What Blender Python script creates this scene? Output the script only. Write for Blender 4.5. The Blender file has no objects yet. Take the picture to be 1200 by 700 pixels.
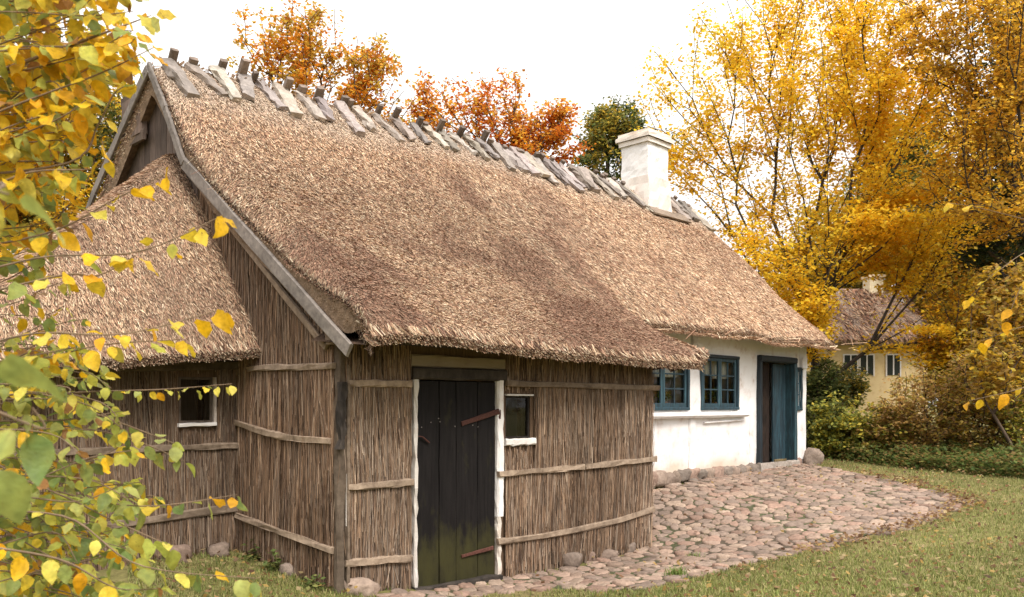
import bpy, math
import numpy as np
from mathutils import Vector

rng = np.random.default_rng(7)
scene = bpy.context.scene
COL = scene.collection

# ------------------------------------------------------------------ camera, sky, sun, exposure
EYE = np.array([0.0, 0.0, 1.6])
FWD = np.array([0.714, 0.700, 0.0]); FWD /= np.linalg.norm(FWD)
RGT = np.array([FWD[1], -FWD[0], 0.0])
FOC, CXP, HZN = 1000.0, 600.0, 475.0          # focal length, centre and horizon, measured on a 1200 x 700 frame

cam_data = bpy.data.cameras.new("camera")
cam = bpy.data.objects.new("camera", cam_data)
COL.objects.link(cam)
cam.location = EYE
cam.rotation_euler = (math.radians(90), 0, math.atan2(-FWD[0], FWD[1]))
cam_data.sensor_width = 36.0
cam_data.lens = 30.0
cam_data.shift_y = 125.0 / 1200.0
cam_data.clip_start = 0.05
cam_data.clip_end = 2000
cam_data.dof.use_dof = True
cam_data.dof.focus_distance = 9.5
cam_data.dof.aperture_fstop = 6.3
scene.camera = cam

SUN_ELEV, SUN_AZ = math.radians(50), math.radians(195)   # azimuth of the sun, from +Y clockwise
world = bpy.data.worlds.new("World")
scene.world = world
world.use_nodes = True
wn = world.node_tree.nodes; wl = world.node_tree.links
bg = wn["Background"]
sky = wn.new("ShaderNodeTexSky"); sky.sky_type = 'NISHITA'; sky.sun_disc = False
sky.sun_elevation = SUN_ELEV; sky.sun_rotation = SUN_AZ
sky.dust_density = 5.0; sky.air_density = 1.0; sky.ozone_density = 1.0
hs = wn.new("ShaderNodeHueSaturation"); hs.inputs["Saturation"].default_value = 0.12
wl.new(sky.outputs[0], hs.inputs["Color"])
cl = wn.new("ShaderNodeMix"); cl.data_type = 'RGBA'; cl.inputs[0].default_value = 0.72   # a closed bright cloud layer
wl.new(hs.outputs[0], cl.inputs[6]); cl.inputs[7].default_value = (10.6, 10.3, 10.0, 1)
# an overcast sky is about three times brighter overhead than at the horizon
tcw = wn.new("ShaderNodeTexCoord"); sxw = wn.new("ShaderNodeSeparateXYZ"); wl.new(tcw.outputs["Generated"], sxw.inputs[0])
mrw = wn.new("ShaderNodeMapRange"); mrw.inputs[1].default_value = 0.0; mrw.inputs[2].default_value = 1.0; mrw.inputs[3].default_value = 0.62; mrw.inputs[4].default_value = 1.75
wl.new(sxw.outputs[2], mrw.inputs[0])
mlw = wn.new("ShaderNodeMix"); mlw.data_type = 'RGBA'; mlw.blend_type = 'MULTIPLY'; mlw.inputs[0].default_value = 1.0
wl.new(cl.outputs[2], mlw.inputs[6]); wl.new(mrw.outputs[0], mlw.inputs[7])
wl.new(mlw.outputs[2], bg.inputs["Color"])
bg.inputs["Strength"].default_value = 0.086

sun_data = bpy.data.lights.new("sun", 'SUN')
sun_data.energy = 1.5; sun_data.angle = math.radians(18); sun_data.color = (1.0, 0.94, 0.86)
sun = bpy.data.objects.new("sun", sun_data); COL.objects.link(sun)
sd = Vector((math.sin(SUN_AZ) * math.cos(SUN_ELEV), math.cos(SUN_AZ) * math.cos(SUN_ELEV), math.sin(SUN_ELEV)))
sun.rotation_euler = sd.to_track_quat('Z', 'Y').to_euler()
sun.location = sd * 50

scene.view_settings.view_transform = 'Standard'
scene.view_settings.look = 'None'
scene.view_settings.gamma = 1.0
scene.view_settings.exposure = 1.05
scene.render.engine = 'CYCLES'
scene.cycles.use_denoising = True
scene.cycles.denoising_input_passes = 'RGB_ALBEDO_NORMAL'
scene.cycles.denoising_prefilter = 'NONE'
scene.cycles.sample_clamp_indirect = 4.0
scene.cycles.max_bounces = 8
scene.cycles.transparent_max_bounces = 12
scene.cycles.caustics_reflective = False
scene.cycles.caustics_refractive = False

# ------------------------------------------------------------------ helpers: measuring
def ray(px, py):
    return FWD + (px - CXP) / FOC * RGT + (HZN - py) / FOC * np.array([0, 0, 1.0])
def at(px, py, depth):
    return EYE + depth * ray(px, py)
def on_y(px, py, Y):
    d = ray(px, py); return EYE + d * (Y / d[1])
def on_x(px, py, X):
    d = ray(px, py); return EYE + d * (X / d[0])

# ------------------------------------------------------------------ helpers: noise
def _hash(i, j, k, seed):
    n = (i * 374761393 + j * 668265263 + k * 2147483647 + seed * 974711) & 0xFFFFFFFF
    n = ((n ^ (n >> 13)) * 1274126177) & 0xFFFFFFFF
    n = (n ^ (n >> 16)) & 0xFFFF
    return n / 65535.0
def vnoise(x, y, z=0.0, seed=0):
    x, y, z = np.broadcast_arrays(np.asarray(x, float), np.asarray(y, float), np.asarray(z, float))
    xi, yi, zi = np.floor(x).astype(np.int64), np.floor(y).astype(np.int64), np.floor(z).astype(np.int64)
    fx, fy, fz = x - xi, y - yi, z - zi
    fx, fy, fz = [f * f * (3 - 2 * f) for f in (fx, fy, fz)]
    r = 0
    for a in (0, 1):
        for b in (0, 1):
            for c in (0, 1):
                w = (fx if a else 1 - fx) * (fy if b else 1 - fy) * (fz if c else 1 - fz)
                r = r + w * _hash(xi + a, yi + b, zi + c, seed)
    return r
def fbm(x, y, z=0.0, seed=0, octv=4):
    s, a, t = 0, 1.0, 0
    x, y, z = np.asarray(x, float), np.asarray(y, float), np.asarray(z, float)
    for o in range(octv):
        s = s + a * vnoise(x, y, z, seed + o); t += a
        a *= 0.5; x, y, z = x * 2.03, y * 2.03, z * 2.03
    return s / t
def smooth(a, b, x):
    t = np.clip((x - a) / (b - a), 0, 1); return t * t * (3 - 2 * t)
def unit(v):
    return v / np.maximum(np.linalg.norm(v, axis=-1, keepdims=True), 1e-9)

# ------------------------------------------------------------------ helpers: objects
ORIG = {}
def props(o, label=None, cat=None, group=None, kind=None):
    if label: o["label"] = label
    if cat: o["category"] = cat
    if group: o["group"] = group
    if kind: o["kind"] = kind
    return o
def thing(name, loc, label, cat, group=None):
    o = bpy.data.objects.new(name, None); COL.objects.link(o)
    o.location = loc; o.empty_display_size = 0.2
    ORIG[o.name] = np.array(loc, float)
    return props(o, label, cat, group)
def link_mesh(name, me, parent, origin):
    o = bpy.data.objects.new(name, me); COL.objects.link(o)
    if parent is not None:
        o.parent = parent; ORIG[o.name] = ORIG[parent.name]
    else:
        o.location = origin; ORIG[o.name] = np.array(origin, float)
    return o
def set_cols(me, cols):
    a = me.color_attributes.new("Col", 'FLOAT_COLOR', 'POINT')
    c = np.ones((len(me.vertices), 4), np.float32); c[:, :3] = cols
    a.data.foreach_set("color", c.ravel())
def obj(name, V, F, mat, parent=None, origin=(0, 0, 0), cols=None, smooth_=False):
    V = np.asarray(V, float).reshape(-1, 3)
    org = ORIG[parent.name] if parent is not None else np.array(origin, float)
    me = bpy.data.meshes.new(name)
    Vl = (V - org).astype(np.float32)
    if isinstance(F, np.ndarray):
        k = F.shape[1]
        me.vertices.add(len(Vl)); me.vertices.foreach_set("co", Vl.ravel())
        me.loops.add(F.size); me.loops.foreach_set("vertex_index", F.astype(np.int32).ravel())
        me.polygons.add(len(F))
        me.polygons.foreach_set("loop_start", (np.arange(len(F)) * k).astype(np.int32))
        me.update(calc_edges=True)
    else:
        me.from_pydata(Vl.tolist(), [], [list(map(int, f)) for f in F]); me.update()
    if smooth_:
        me.polygons.foreach_set("use_smooth", np.ones(len(me.polygons), bool))
    me.materials.append(mat)
    if cols is not None: set_cols(me, cols)
    return link_mesh(name, me, parent, org)
def quads(Q):
    Q = np.asarray(Q, float); n, k = Q.shape[:2]
    return Q.reshape(-1, 3), np.arange(n * k).reshape(n, k)

class MB:
    """collects vertices and faces of one mesh"""
    def __init__(s): s.V, s.F, s.C, s.n = [], [], [], 0
    def add(s, V, F, col=None):
        V = np.asarray(V, float)
        s.V.append(V); s.F += [[i + s.n for i in f] for f in F]; s.n += len(V)
        c = np.ones((len(V), 3)) if col is None else np.broadcast_to(np.asarray(col, float), (len(V), 3))
        s.C.append(c)
    def beam(s, p0, p1, w, h, up=(0, 0, 1), seg=5, jit=0.004, ch=0.18, col=None, bow=(0, 0, 0), taper=1.0):
        p0, p1, up = map(lambda a: np.asarray(a, float), (p0, p1, up))
        d = p1 - p0; L = np.linalg.norm(d); d = d / L
        a = np.cross(d, up); a /= np.linalg.norm(a); b = np.cross(a, d)
        c = min(w, h) * ch
        prof = np.array([(-w/2+c, -h/2), (w/2-c, -h/2), (w/2, -h/2+c), (w/2, h/2-c), (w/2-c, h/2), (-w/2+c, h/2), (-w/2, h/2-c), (-w/2, -h/2+c)])
        V = []
        for i in range(seg + 1):
            t = i / seg
            k = 1 + (taper - 1) * t
            q = prof * k + rng.normal(0, jit, prof.shape) * np.minimum(1, np.array([w, h]) / 0.05)
            base = p0 + d * L * t + np.asarray(bow) * (4 * t * (1 - t))
            V.append(base + q[:, :1] * a + q[:, 1:] * b)
        V = np.concatenate(V); F = []
        for i in range(seg):
            for j in range(8):
                k = (j + 1) % 8
                F.append([i*8+j, i*8+k, (i+1)*8+k, (i+1)*8+j])
        F.append(list(range(7, -1, -1))); F.append([seg*8+j for j in range(8)])
        s.add(V, F, col)
    def box(s, lo, hi, col=None, jit=0.0):
        lo, hi = np.asarray(lo, float), np.asarray(hi, float)
        V = np.array([[ (lo, hi)[(i >> a) & 1][a] for a in range(3)] for i in range(8)]) + rng.normal(0, 1, (8, 3)) * jit
        s.add(V, [[0,2,3,1],[4,5,7,6],[0,1,5,4],[2,6,7,3],[0,4,6,2],[1,3,7,5]], col)
    def build(s, name, mat, parent=None, origin=(0, 0, 0), smooth_=False):
        return obj(name, np.concatenate(s.V), s.F, mat, parent, origin, np.concatenate(s.C), smooth_)

def grid_faces(nu, nv):
    i, j = np.meshgrid(np.arange(nu - 1), np.arange(nv - 1), indexing='ij')
    a = i * nv + j
    return np.stack([a, a + nv, a + nv + 1, a + 1], -1).reshape(-1, 4)

# ------------------------------------------------------------------ materials
def new_mat(name):
    m = bpy.data.materials.new(name); m.use_nodes = True
    nt = m.node_tree; p = nt.nodes["Principled BSDF"]
    return m, nt, p
def N(nt, t, **kw):
    n = nt.nodes.new(t)
    for k, v in kw.items():
        if k in n.inputs: n.inputs[k].default_value = v
        else: setattr(n, k, v)
    return n
def coords(nt, scale=(1, 1, 1)):
    tc = N(nt, "ShaderNodeTexCoord"); mp = N(nt, "ShaderNodeMapping"); mp.inputs["Scale"].default_value = scale
    nt.links.new(tc.outputs["Object"], mp.inputs["Vector"]); return mp.outputs[0]
def ramp(nt, fac, stops):
    r = N(nt, "ShaderNodeValToRGB"); cr = r.color_ramp
    while len(cr.elements) < len(stops): cr.elements.new(0.5)
    for e, (p, c) in zip(cr.elements, stops): e.position = p; e.color = (*c, 1)
    nt.links.new(fac, r.inputs[0]); return r.outputs[0]
def mixc(nt, a, b, fac, mode='MIX'):
    m = N(nt, "ShaderNodeMix", data_type='RGBA', blend_type=mode)
    for s, v in ((0, fac), (6, a), (7, b)):
        if isinstance(v, (int, float)): m.inputs[s].default_value = v
        elif isinstance(v, tuple): m.inputs[s].default_value = (*v, 1)
        else: nt.links.new(v, m.inputs[s])
    return m.outputs[2]
def bump(nt, p, h, strength=0.4, dist=0.02):
    b = N(nt, "ShaderNodeBump"); b.inputs["Strength"].default_value = strength; b.inputs["Distance"].default_value = dist
    nt.links.new(h, b.inputs["Height"]); nt.links.new(b.outputs[0], p.inputs["Normal"])

def mat_attr(name, rough=0.85, nscale=(30, 30, 30), lo=0.65, hi=1.25, bstr=0.35, bdist=0.01, spec=0.2, detail=5):
    """vertex colour times a noise, with a bump"""
    m, nt, p = new_mat(name)
    a = N(nt, "ShaderNodeVertexColor", layer_name="Col")
    n = N(nt, "ShaderNodeTexNoise", Scale=1.0, Detail=float(detail), Roughness=0.65)
    nt.links.new(coords(nt, nscale), n.inputs["Vector"])
    r = ramp(nt, n.outputs[0], [(0.25, (lo,) * 3), (0.75, (hi,) * 3)])
    nt.links.new(mixc(nt, a.outputs[0], r, 1.0, 'MULTIPLY'), p.inputs["Base Color"])
    p.inputs["Roughness"].default_value = rough; p.inputs["Specular IOR Level"].default_value = spec
    if bstr: bump(nt, p, n.outputs[0], bstr, bdist)
    return m
def mat_leaf(name, trans=0.45, rough=0.55):
    m, nt, p = new_mat(name)
    a = N(nt, "ShaderNodeVertexColor", layer_name="Col")
    n = N(nt, "ShaderNodeTexNoise", Scale=1.0, Detail=3.0)
    nt.links.new(coords(nt, (60, 60, 60)), n.inputs["Vector"])
    c = mixc(nt, a.outputs[0], ramp(nt, n.outputs[0], [(0.3, (0.75,) * 3), (0.7, (1.15,) * 3)]), 1.0, 'MULTIPLY')
    nt.links.new(c, p.inputs["Base Color"]); p.inputs["Roughness"].default_value = rough
    p.inputs["Specular IOR Level"].default_value = 0.25
    t = N(nt, "ShaderNodeBsdfTranslucent"); nt.links.new(c, t.inputs["Color"])
    mx = N(nt, "ShaderNodeMixShader"); mx.inputs[0].default_value = trans
    nt.links.new(p.outputs[0], mx.inputs[1]); nt.links.new(t.outputs[0], mx.inputs[2])
    nt.links.new(mx.outputs[0], nt.nodes["Material Output"].inputs["Surface"])
    return m
def mat_wood(name, c0, c1, axis=(3, 3, 40), rough=0.85):
    m, nt, p = new_mat(name)
    n = N(nt, "ShaderNodeTexNoise", Scale=1.0, Detail=6.0, Roughness=0.7); nt.links.new(coords(nt, axis), n.inputs["Vector"])
    n2 = N(nt, "ShaderNodeTexNoise", Scale=2.5, Detail=3.0); nt.links.new(coords(nt), n2.inputs["Vector"])
    a = N(nt, "ShaderNodeVertexColor", layer_name="Col")
    c = ramp(nt, n.outputs[0], [(0.3, c0), (0.7, c1)])
    c = mixc(nt, c, ramp(nt, n2.outputs[0], [(0.3, (0.7,) * 3), (0.7, (1.15,) * 3)]), 1.0, 'MULTIPLY')
    c = mixc(nt, c, a.outputs[0], 1.0, 'MULTIPLY')
    nt.links.new(c, p.inputs["Base Color"]); p.inputs["Roughness"].default_value = rough
    p.inputs["Specular IOR Level"].default_value = 0.2
    bump(nt, p, n.outputs[0], 0.5, 0.006); return m

M = {}
M['straw'] = mat_attr("straw", 0.8, (25, 25, 25), 0.75, 1.2, 0.0)
M['straw_bed'] = mat_attr("straw_bed", 0.95, (14, 14, 14), 0.45, 1.2, 0.9, 0.05)
M['reed'] = mat_attr("reed", 0.8, (20, 20, 3), 0.7, 1.2, 0.0)
M['reed_bed'] = mat_attr("reed_bed", 0.95, (90, 90, 2), 0.4, 1.2, 0.8, 0.02)
M['timber'] = mat_wood("weathered_timber", (0.13, 0.095, 0.07), (0.30, 0.235, 0.18), (14, 14, 14))
M['pale_timber'] = mat_wood("pale_timber", (0.23, 0.205, 0.19), (0.47, 0.42, 0.385), (16, 16, 16))
M['dark_timber'] = mat_wood("dark_timber", (0.02, 0.017, 0.015), (0.075, 0.06, 0.05), (14, 14, 6))
M['grey_board'] = mat_wood("grey_board", (0.06, 0.045, 0.037), (0.17, 0.13, 0.11), (60, 60, 4))
M['iron'] = mat_attr("rusty_iron", 0.75, (60, 60, 60), 0.5, 1.5, 0.5, 0.004)
M['stone'] = mat_attr("stone", 0.85, (22, 22, 22), 0.6, 1.3, 0.55, 0.02)
M['bark'] = mat_attr("bark", 0.9, (20, 20, 6), 0.6, 1.3, 0.6, 0.02)
M['leaf'] = mat_leaf("autumn_leaf", 0.55)
M['near_leaf'] = mat_leaf("near_leaf", 0.42, 0.5)
_nt = M['near_leaf'].node_tree; _p = _nt.nodes["Principled BSDF"]
_n = N(_nt, "ShaderNodeTexNoise", Scale=1.0, Detail=4.0, Roughness=0.7); _nt.links.new(coords(_nt, (45, 45, 45)), _n.inputs["Vector"])
_n2 = N(_nt, "ShaderNodeTexNoise", Scale=1.0, Detail=2.0); _nt.links.new(coords(_nt, (130, 130, 130)), _n2.inputs["Vector"])
_src = _p.inputs["Base Color"].links[0].from_socket
_c = mixc(_nt, _src, (0.16, 0.075, 0.02), ramp(_nt, _n.outputs[0], [(0.63, (0, 0, 0)), (0.70, (.85,) * 3)]))
for _l in list(_src.links):
    if _l.to_node != _c.node: _nt.links.new(_c, _l.to_socket)
bump(_nt, _p, _n2.outputs[0], 0.5, 0.004)
M['grass'] = mat_leaf("grass_blade", 0.3, 0.6)
M['clay'] = mat_attr("clay", 0.8, (40, 40, 40), 0.8, 1.15, 0.2, 0.004)
M['cloth'] = mat_attr("cloth", 0.9, (80, 80, 80), 0.9, 1.05, 0.2, 0.003)

# limewash: white with dirt low down and faint stains
m, nt, p = new_mat("limewash")
g = N(nt, "ShaderNodeTexNoise", Scale=1.0, Detail=6.0, Roughness=0.6); nt.links.new(coords(nt, (5, 5, 5)), g.inputs["Vector"])
g2 = N(nt, "ShaderNodeTexNoise", Scale=1.0, Detail=5.0, Roughness=0.6); nt.links.new(coords(nt, (30, 30, 30)), g2.inputs["Vector"])
a = N(nt, "ShaderNodeVertexColor", layer_name="Col")
c = ramp(nt, g.outputs[0], [(0.27, (0.55, 0.47, 0.42)), (0.38, (0.70, 0.66, 0.64)), (0.5, (0.76, 0.745, 0.74))])
c = mixc(nt, c, a.outputs[0], 1.0, 'MULTIPLY')
nt.links.new(c, p.inputs["Base Color"]); p.inputs["Roughness"].default_value = 0.9; p.inputs["Specular IOR Level"].default_value = 0.1
bump(nt, p, g2.outputs[0], 0.35, 0.012); M['lime'] = m

# worn blue paint
m, nt, p = new_mat("worn_blue_paint")
g = N(nt, "ShaderNodeTexNoise", Scale=1.0, Detail=6.0, Roughness=0.7); nt.links.new(coords(nt, (24, 24, 3)), g.inputs["Vector"])
a = N(nt, "ShaderNodeVertexColor", layer_name="Col")
c = ramp(nt, g.outputs[0], [(0.30, (0.012, 0.014, 0.016)), (0.46, (0.015, 0.036, 0.050)), (0.62, (0.024, 0.068, 0.092)), (0.80, (0.10, 0.19, 0.22))])
c = mixc(nt, c, a.outputs[0], 1.0, 'MULTIPLY')
nt.links.new(c, p.inputs["Base Color"]); p.inputs["Roughness"].default_value = 0.6
bump(nt, p, g.outputs[0], 0.3, 0.004); M['blue'] = m

# tarred door boards with green algae creeping up from the bottom (object z is height over the yard)
m, nt, p = new_mat("tarred_boards")
g = N(nt, "ShaderNodeTexNoise", Scale=1.0, Detail=6.0, Roughness=0.7); nt.links.new(coords(nt, (30, 30, 2)), g.inputs["Vector"])
g2 = N(nt, "ShaderNodeTexNoise", Scale=1.0, Detail=5.0, Roughness=0.65); nt.links.new(coords(nt, (7, 7, 3)), g2.inputs["Vector"])
sx = N(nt, "ShaderNodeSeparateXYZ"); nt.links.new(coords(nt), sx.inputs[0])
mr = N(nt, "ShaderNodeMapRange"); mr.inputs[1].default_value = 0.55; mr.inputs[2].default_value = 0.20; nt.links.new(sx.outputs[2], mr.inputs[0])
ad = N(nt, "ShaderNodeMath", operation='MULTIPLY_ADD'); ad.inputs[1].default_value = 0.75
sc2 = N(nt, "ShaderNodeMath", operation='MULTIPLY'); nt.links.new(g2.outputs[0], sc2.inputs[0]); sc2.inputs[1].default_value = 2.2
sb = N(nt, "ShaderNodeMath", operation='SUBTRACT'); nt.links.new(sc2.outputs[0], sb.inputs[0]); sb.inputs[1].default_value = 1.25
nt.links.new(mr.outputs[0], ad.inputs[0]); nt.links.new(sb.outputs[0], ad.inputs[2])
alg = ramp(nt, ad.outputs[0], [(0.05, (0, 0, 0)), (0.55, (.6,) * 3), (0.9, (.8,) * 3), (1.0, (.7,) * 3)])
base = ramp(nt, g.outputs[0], [(0.3, (0.0045, 0.0035, 0.0035)), (0.7, (0.014, 0.0115, 0.011))])
nt.links.new(mixc(nt, base, (0.046, 0.042, 0.013), alg), p.inputs["Base Color"])
p.inputs["Roughness"].default_value = 0.75; p.inputs['Specular IOR Level'].default_value = 0.15; bump(nt, p, g.outputs[0], 0.5, 0.006); M['tar'] = m

# window glass: clear with a fresnel reflection
m, nt, p = new_mat("window_glass")
tr = N(nt, "ShaderNodeBsdfTransparent"); tr.inputs[0].default_value = (0.86, 0.9, 0.88, 1)
gl = N(nt, "ShaderNodeBsdfGlossy"); gl.inputs["Roughness"].default_value = 0.03
fr = N(nt, "ShaderNodeFresnel"); fr.inputs["IOR"].default_value = 1.55
mx = N(nt, "ShaderNodeMixShader"); nt.links.new(fr.outputs[0], mx.inputs[0]); nt.links.new(tr.outputs[0], mx.inputs[1]); nt.links.new(gl.outputs[0], mx.inputs[2])
nt.links.new(mx.outputs[0], nt.nodes["Material Output"].inputs["Surface"]); M['glass'] = m

# ground: worn autumn lawn earth
m, nt, p = new_mat("lawn_earth")
g = N(nt, "ShaderNodeTexNoise", Scale=0.6, Detail=8.0, Roughness=0.7); nt.links.new(coords(nt), g.inputs["Vector"])
g2 = N(nt, "ShaderNodeTexNoise", Scale=14.0, Detail=6.0, Roughness=0.7); nt.links.new(coords(nt), g2.inputs["Vector"])
c = ramp(nt, g.outputs[0], [(0.35, (0.14, 0.135, 0.045)), (0.5, (0.18, 0.16, 0.062)), (0.68, (0.23, 0.18, 0.085))])
c = mixc(nt, c, ramp(nt, g2.outputs[0], [(0.3, (0.55,) * 3), (0.7, (1.3,) * 3)]), 1.0, 'MULTIPLY')
nt.links.new(c, p.inputs["Base Color"]); p.inputs["Roughness"].default_value = 0.95; p.inputs["Specular IOR Level"].default_value = 0.1
bump(nt, p, g2.outputs[0], 0.6, 0.03); M['earth'] = m

# ------------------------------------------------------------------ ground shape
CP = np.array([
    (0, 0, 0), (-6, 0, 0), (0, -6, 0), (6, 0, 0.0), (3, 3, 0), (0, 5, 0.0), (6, 3, -0.02),
    (4.25, 6.27, -0.02), (3.2, 6.6, 0.0), (5.2, 6.0, -0.15), (6.2, 5.95, -0.17), (8.4, 5.8, -0.10), (7.0, 4.8, -0.10),
    (10.4, 7.15, 0.36), (12.5, 7.1, 0.43), (14.2, 7.1, 0.49), (15.4, 7.1, 0.50), (10.4, 8.5, 0.45), (15, 10, 0.6),
    (4.1, 8.0, 0.14), (1.0, 8.0, 0.08), (2, 12, 0.2), (9, 3.8, 0.04), (12.1, 3.5, 0.28), (12, 0, 0.22), (9, 0, 0.1),
    (16.2, 5.5, 0.46), (16.3, 3.9, 0.46), (16, 0, 0.42), (20, 5, 0.6), (25, 10, 0.8), (20, 20, 0.8), (8, 16, 0.6),
    (32, 2, 0.9), (-8, 12, 0.2), (-12, 0, 0.1), (0, -14, 0.1), (14, -14, 0.3), (30, -12, 0.7), (-10, 25, 0.5), (30, 30, 1.0)], float)
def _tps(r): return np.where(r > 1e-9, r * r * np.log(np.maximum(r, 1e-9)), 0)
_n = len(CP)
_A = np.zeros((_n + 3, _n + 3))
_A[:_n, :_n] = _tps(np.linalg.norm(CP[:, None, :2] - CP[None, :, :2], axis=-1)) + np.eye(_n) * 0.02
_A[:_n, _n] = 1; _A[:_n, _n + 1:] = CP[:, :2]; _A[_n, :_n] = 1; _A[_n + 1:, :_n] = CP[:, :2].T
_W = np.linalg.solve(_A, np.concatenate([CP[:, 2], np.zeros(3)]))
def gz(x, y):
    x, y = np.broadcast_arrays(np.asarray(x, float), np.asarray(y, float))
    sh = x.shape; P = np.stack([x.ravel(), y.ravel()], -1); z = np.empty(len(P))
    for i in range(0, len(P), 20000):
        q = P[i:i + 20000]
        z[i:i + 20000] = _tps(np.linalg.norm(q[:, None] - CP[None, :, :2], axis=-1)) @ _W[:_n] + _W[_n] + q @ _W[_n + 1:]
    d = np.hypot(P[:, 0] - 8, P[:, 1] - 5); k = smooth(16, 30, d)
    z = z * (1 - k) + 0.8 * k
    return z.reshape(sh)
def on_ground(px, py, it=12):
    d = ray(px, py); t = 10.0
    for _ in range(it):
        p = EYE + d * t; z = float(gz(p[0], p[1])); t = t * 0.4 + 0.6 * (EYE[2] - z) / max(-d[2], 1e-4)
    return EYE + d * t

u = np.linspace(-1, 1, 321)
gx = 9 + 13 * np.sinh(u * 4.2) / np.sinh(4.2) * 30 * 0.5 + 10 * u
gy = 5 + 13 * np.sinh(u * 4.2) / np.sinh(4.2) * 30 * 0.5 + 10 * u
GX, GY = np.meshgrid(gx, gy, indexing='ij')
GZ = gz(GX, GY) + (fbm(GX * 1.2, GY * 1.2, 0, 3) - 0.5) * 0.05
o = obj("ground", np.stack([GX, GY, GZ], -1), grid_faces(321, 321)[:, ::-1].copy(), M['earth'], smooth_=True)
o["kind"] = "structure"

# ------------------------------------------------------------------ straw helpers
def straw_quads(P, D, Nn, L, W, tip=0.6, spin=0.9):
    """thin strips starting at P, running along D, lying roughly across Nn"""
    S = unit(np.cross(D, Nn)); T = np.cross(S, D)
    a = rng.uniform(-spin, spin, len(P))[:, None]
    S = S * np.cos(a) + T * np.sin(a)
    h = S * (W[:, None] / 2); e = P + D * L[:, None]
    return np.stack([P - h, P + h, e + h * tip, e - h * tip], 1)
def pick(pal, n, w=None):
    pal = np.array(pal, float); return pal[rng.choice(len(pal), n, p=w)]
THATCH = [(0.55, 0.36, 0.225), (0.69, 0.51, 0.335), (0.40, 0.235, 0.15), (0.13, 0.068, 0.046), (0.84, 0.68, 0.48), (0.48, 0.28, 0.185)]

# ------------------------------------------------------------------ THE FARMHOUSE
house = thing("thatched_farmhouse", (8.0, 9.0, 0.0), "long thatched farmhouse with brown reed clad stable end and white limewashed living end", "farmhouse")

# roof profiles (height of the thatch top over Y)
PL = np.array([(5.6, 2.26), (6.3, 2.70), (7.3, 3.36), (8.3, 4.02), (8.9, 4.55), (9.35, 5.10), (9.78, 5.62)])
PM = np.array([(5.6, 2.16), (6.2, 2.52), (6.9, 3.02), (7.6, 3.62), (8.5, 4.42), (9.2, 5.10), (9.78, 5.66)])
PR = np.array([(6.85, 2.80), (7.6, 3.50), (8.5, 4.40), (9.2, 5.09), (9.78, 5.66)])
PB = np.array([(9.78, 5.66), (10.4, 5.14), (11.3, 4.42), (12.5, 3.5), (13.6, 2.6)])
XE0, XE1, XS = 4.08, 15.5, 9.03
def roof_h(X, Y):
    s = smooth(4.2, 9.0, X)
    h = np.interp(Y, PL[:, 0], PL[:, 1]) * (1 - s) + np.interp(Y, PM[:, 0], PM[:, 1]) * s
    k = smooth(8.8, 9.5, X)
    h = h * (1 - k) + np.interp(Y, PR[:, 0], PR[:, 1]) * k
    h = np.where(Y > 9.78, np.interp(Y, PB[:, 0], PB[:, 1]), h)
    for d, r, a in ((X - XE0, 0.38, 0.04 + 0.16 * smooth(5.7, 6.9, Y)), (XE1 - X, 0.35, 0.03 + 0.09 * smooth(6.9, 7.8, Y))):
        h = h - a * np.clip(1 - d / r, 0, 1) ** 2
    ye = np.where(X < XS, 5.6, 6.85)
    h = h - 0.07 * np.clip(1 - (Y - ye) / 0.22, 0, 1) ** 2
    h = h - np.where(Y < 6.85, 0.10 * np.clip(1 - (XS + 0.05 - X) / 0.25, 0, 1) ** 2, 0)
    h = h + (fbm(X * 0.9, Y * 1.3, 0, 11) - 0.5) * 0.12 + (fbm(X * 5, Y * 6, 0, 12) - 0.5) * 0.022
    h = h + 0.05 * np.exp(-((X - 11) / 3) ** 2) * smooth(8.2, 9.5, Y) - 0.03 * np.exp(-((X - 6.3) / 1.3) ** 2)
    return h
def roof_n(X, Y):
    e = 0.06
    return unit(np.stack([-(roof_h(X + e, Y) - roof_h(X - e, Y)) / (2 * e), -(roof_h(X, Y + e) - roof_h(X, Y - e)) / (2 * e), np.ones_like(X)], -1))
def thatch_col(X, Y, n):
    """patchy weathering of the thatch: worn dark brown areas, straw pale areas, greyer along the ridge"""
    c = pick(THATCH, n, [0.23, 0.18, 0.16, 0.19, 0.10, 0.14])
    f = fbm(X * 0.5 + 3, Y * 0.8, 0, 21, 3) * 0.65 + fbm(X * 3.2, Y * 2.0, 0, 22, 4) * 0.35
    f = f + 0.075 * np.exp(-((Y - 7.5) / 0.9) ** 2) * smooth(11.5, 8.0, X) - .015
    dark = smooth(0.42, 0.62, f) * (1.0 - 0.6 * smooth(8.5, 12, X)) * (1 - .6 * smooth(8.7, 9.4, Y))
    c = c * (1 - 0.68 * dark[:, None]) + np.array([0.23, 0.12, 0.08]) * (0.66 * dark[:, None]) * rng.uniform(.4, 1.7, (n, 1))
    g = smooth(9.05, 9.5, Y)[:, None] * 0.55
    c = c * (1 - g) + np.array([0.66, 0.57, 0.47]) * g * rng.uniform(.6, 1.25, (n, 1))
    c = c * (0.92 + 0.30 * np.maximum(smooth(7.5, 11.5, X), smooth(8.2, 9.2, Y)))[:, None]
    return c * rng.uniform(0.6, 1.2, (n, 1))

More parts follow.
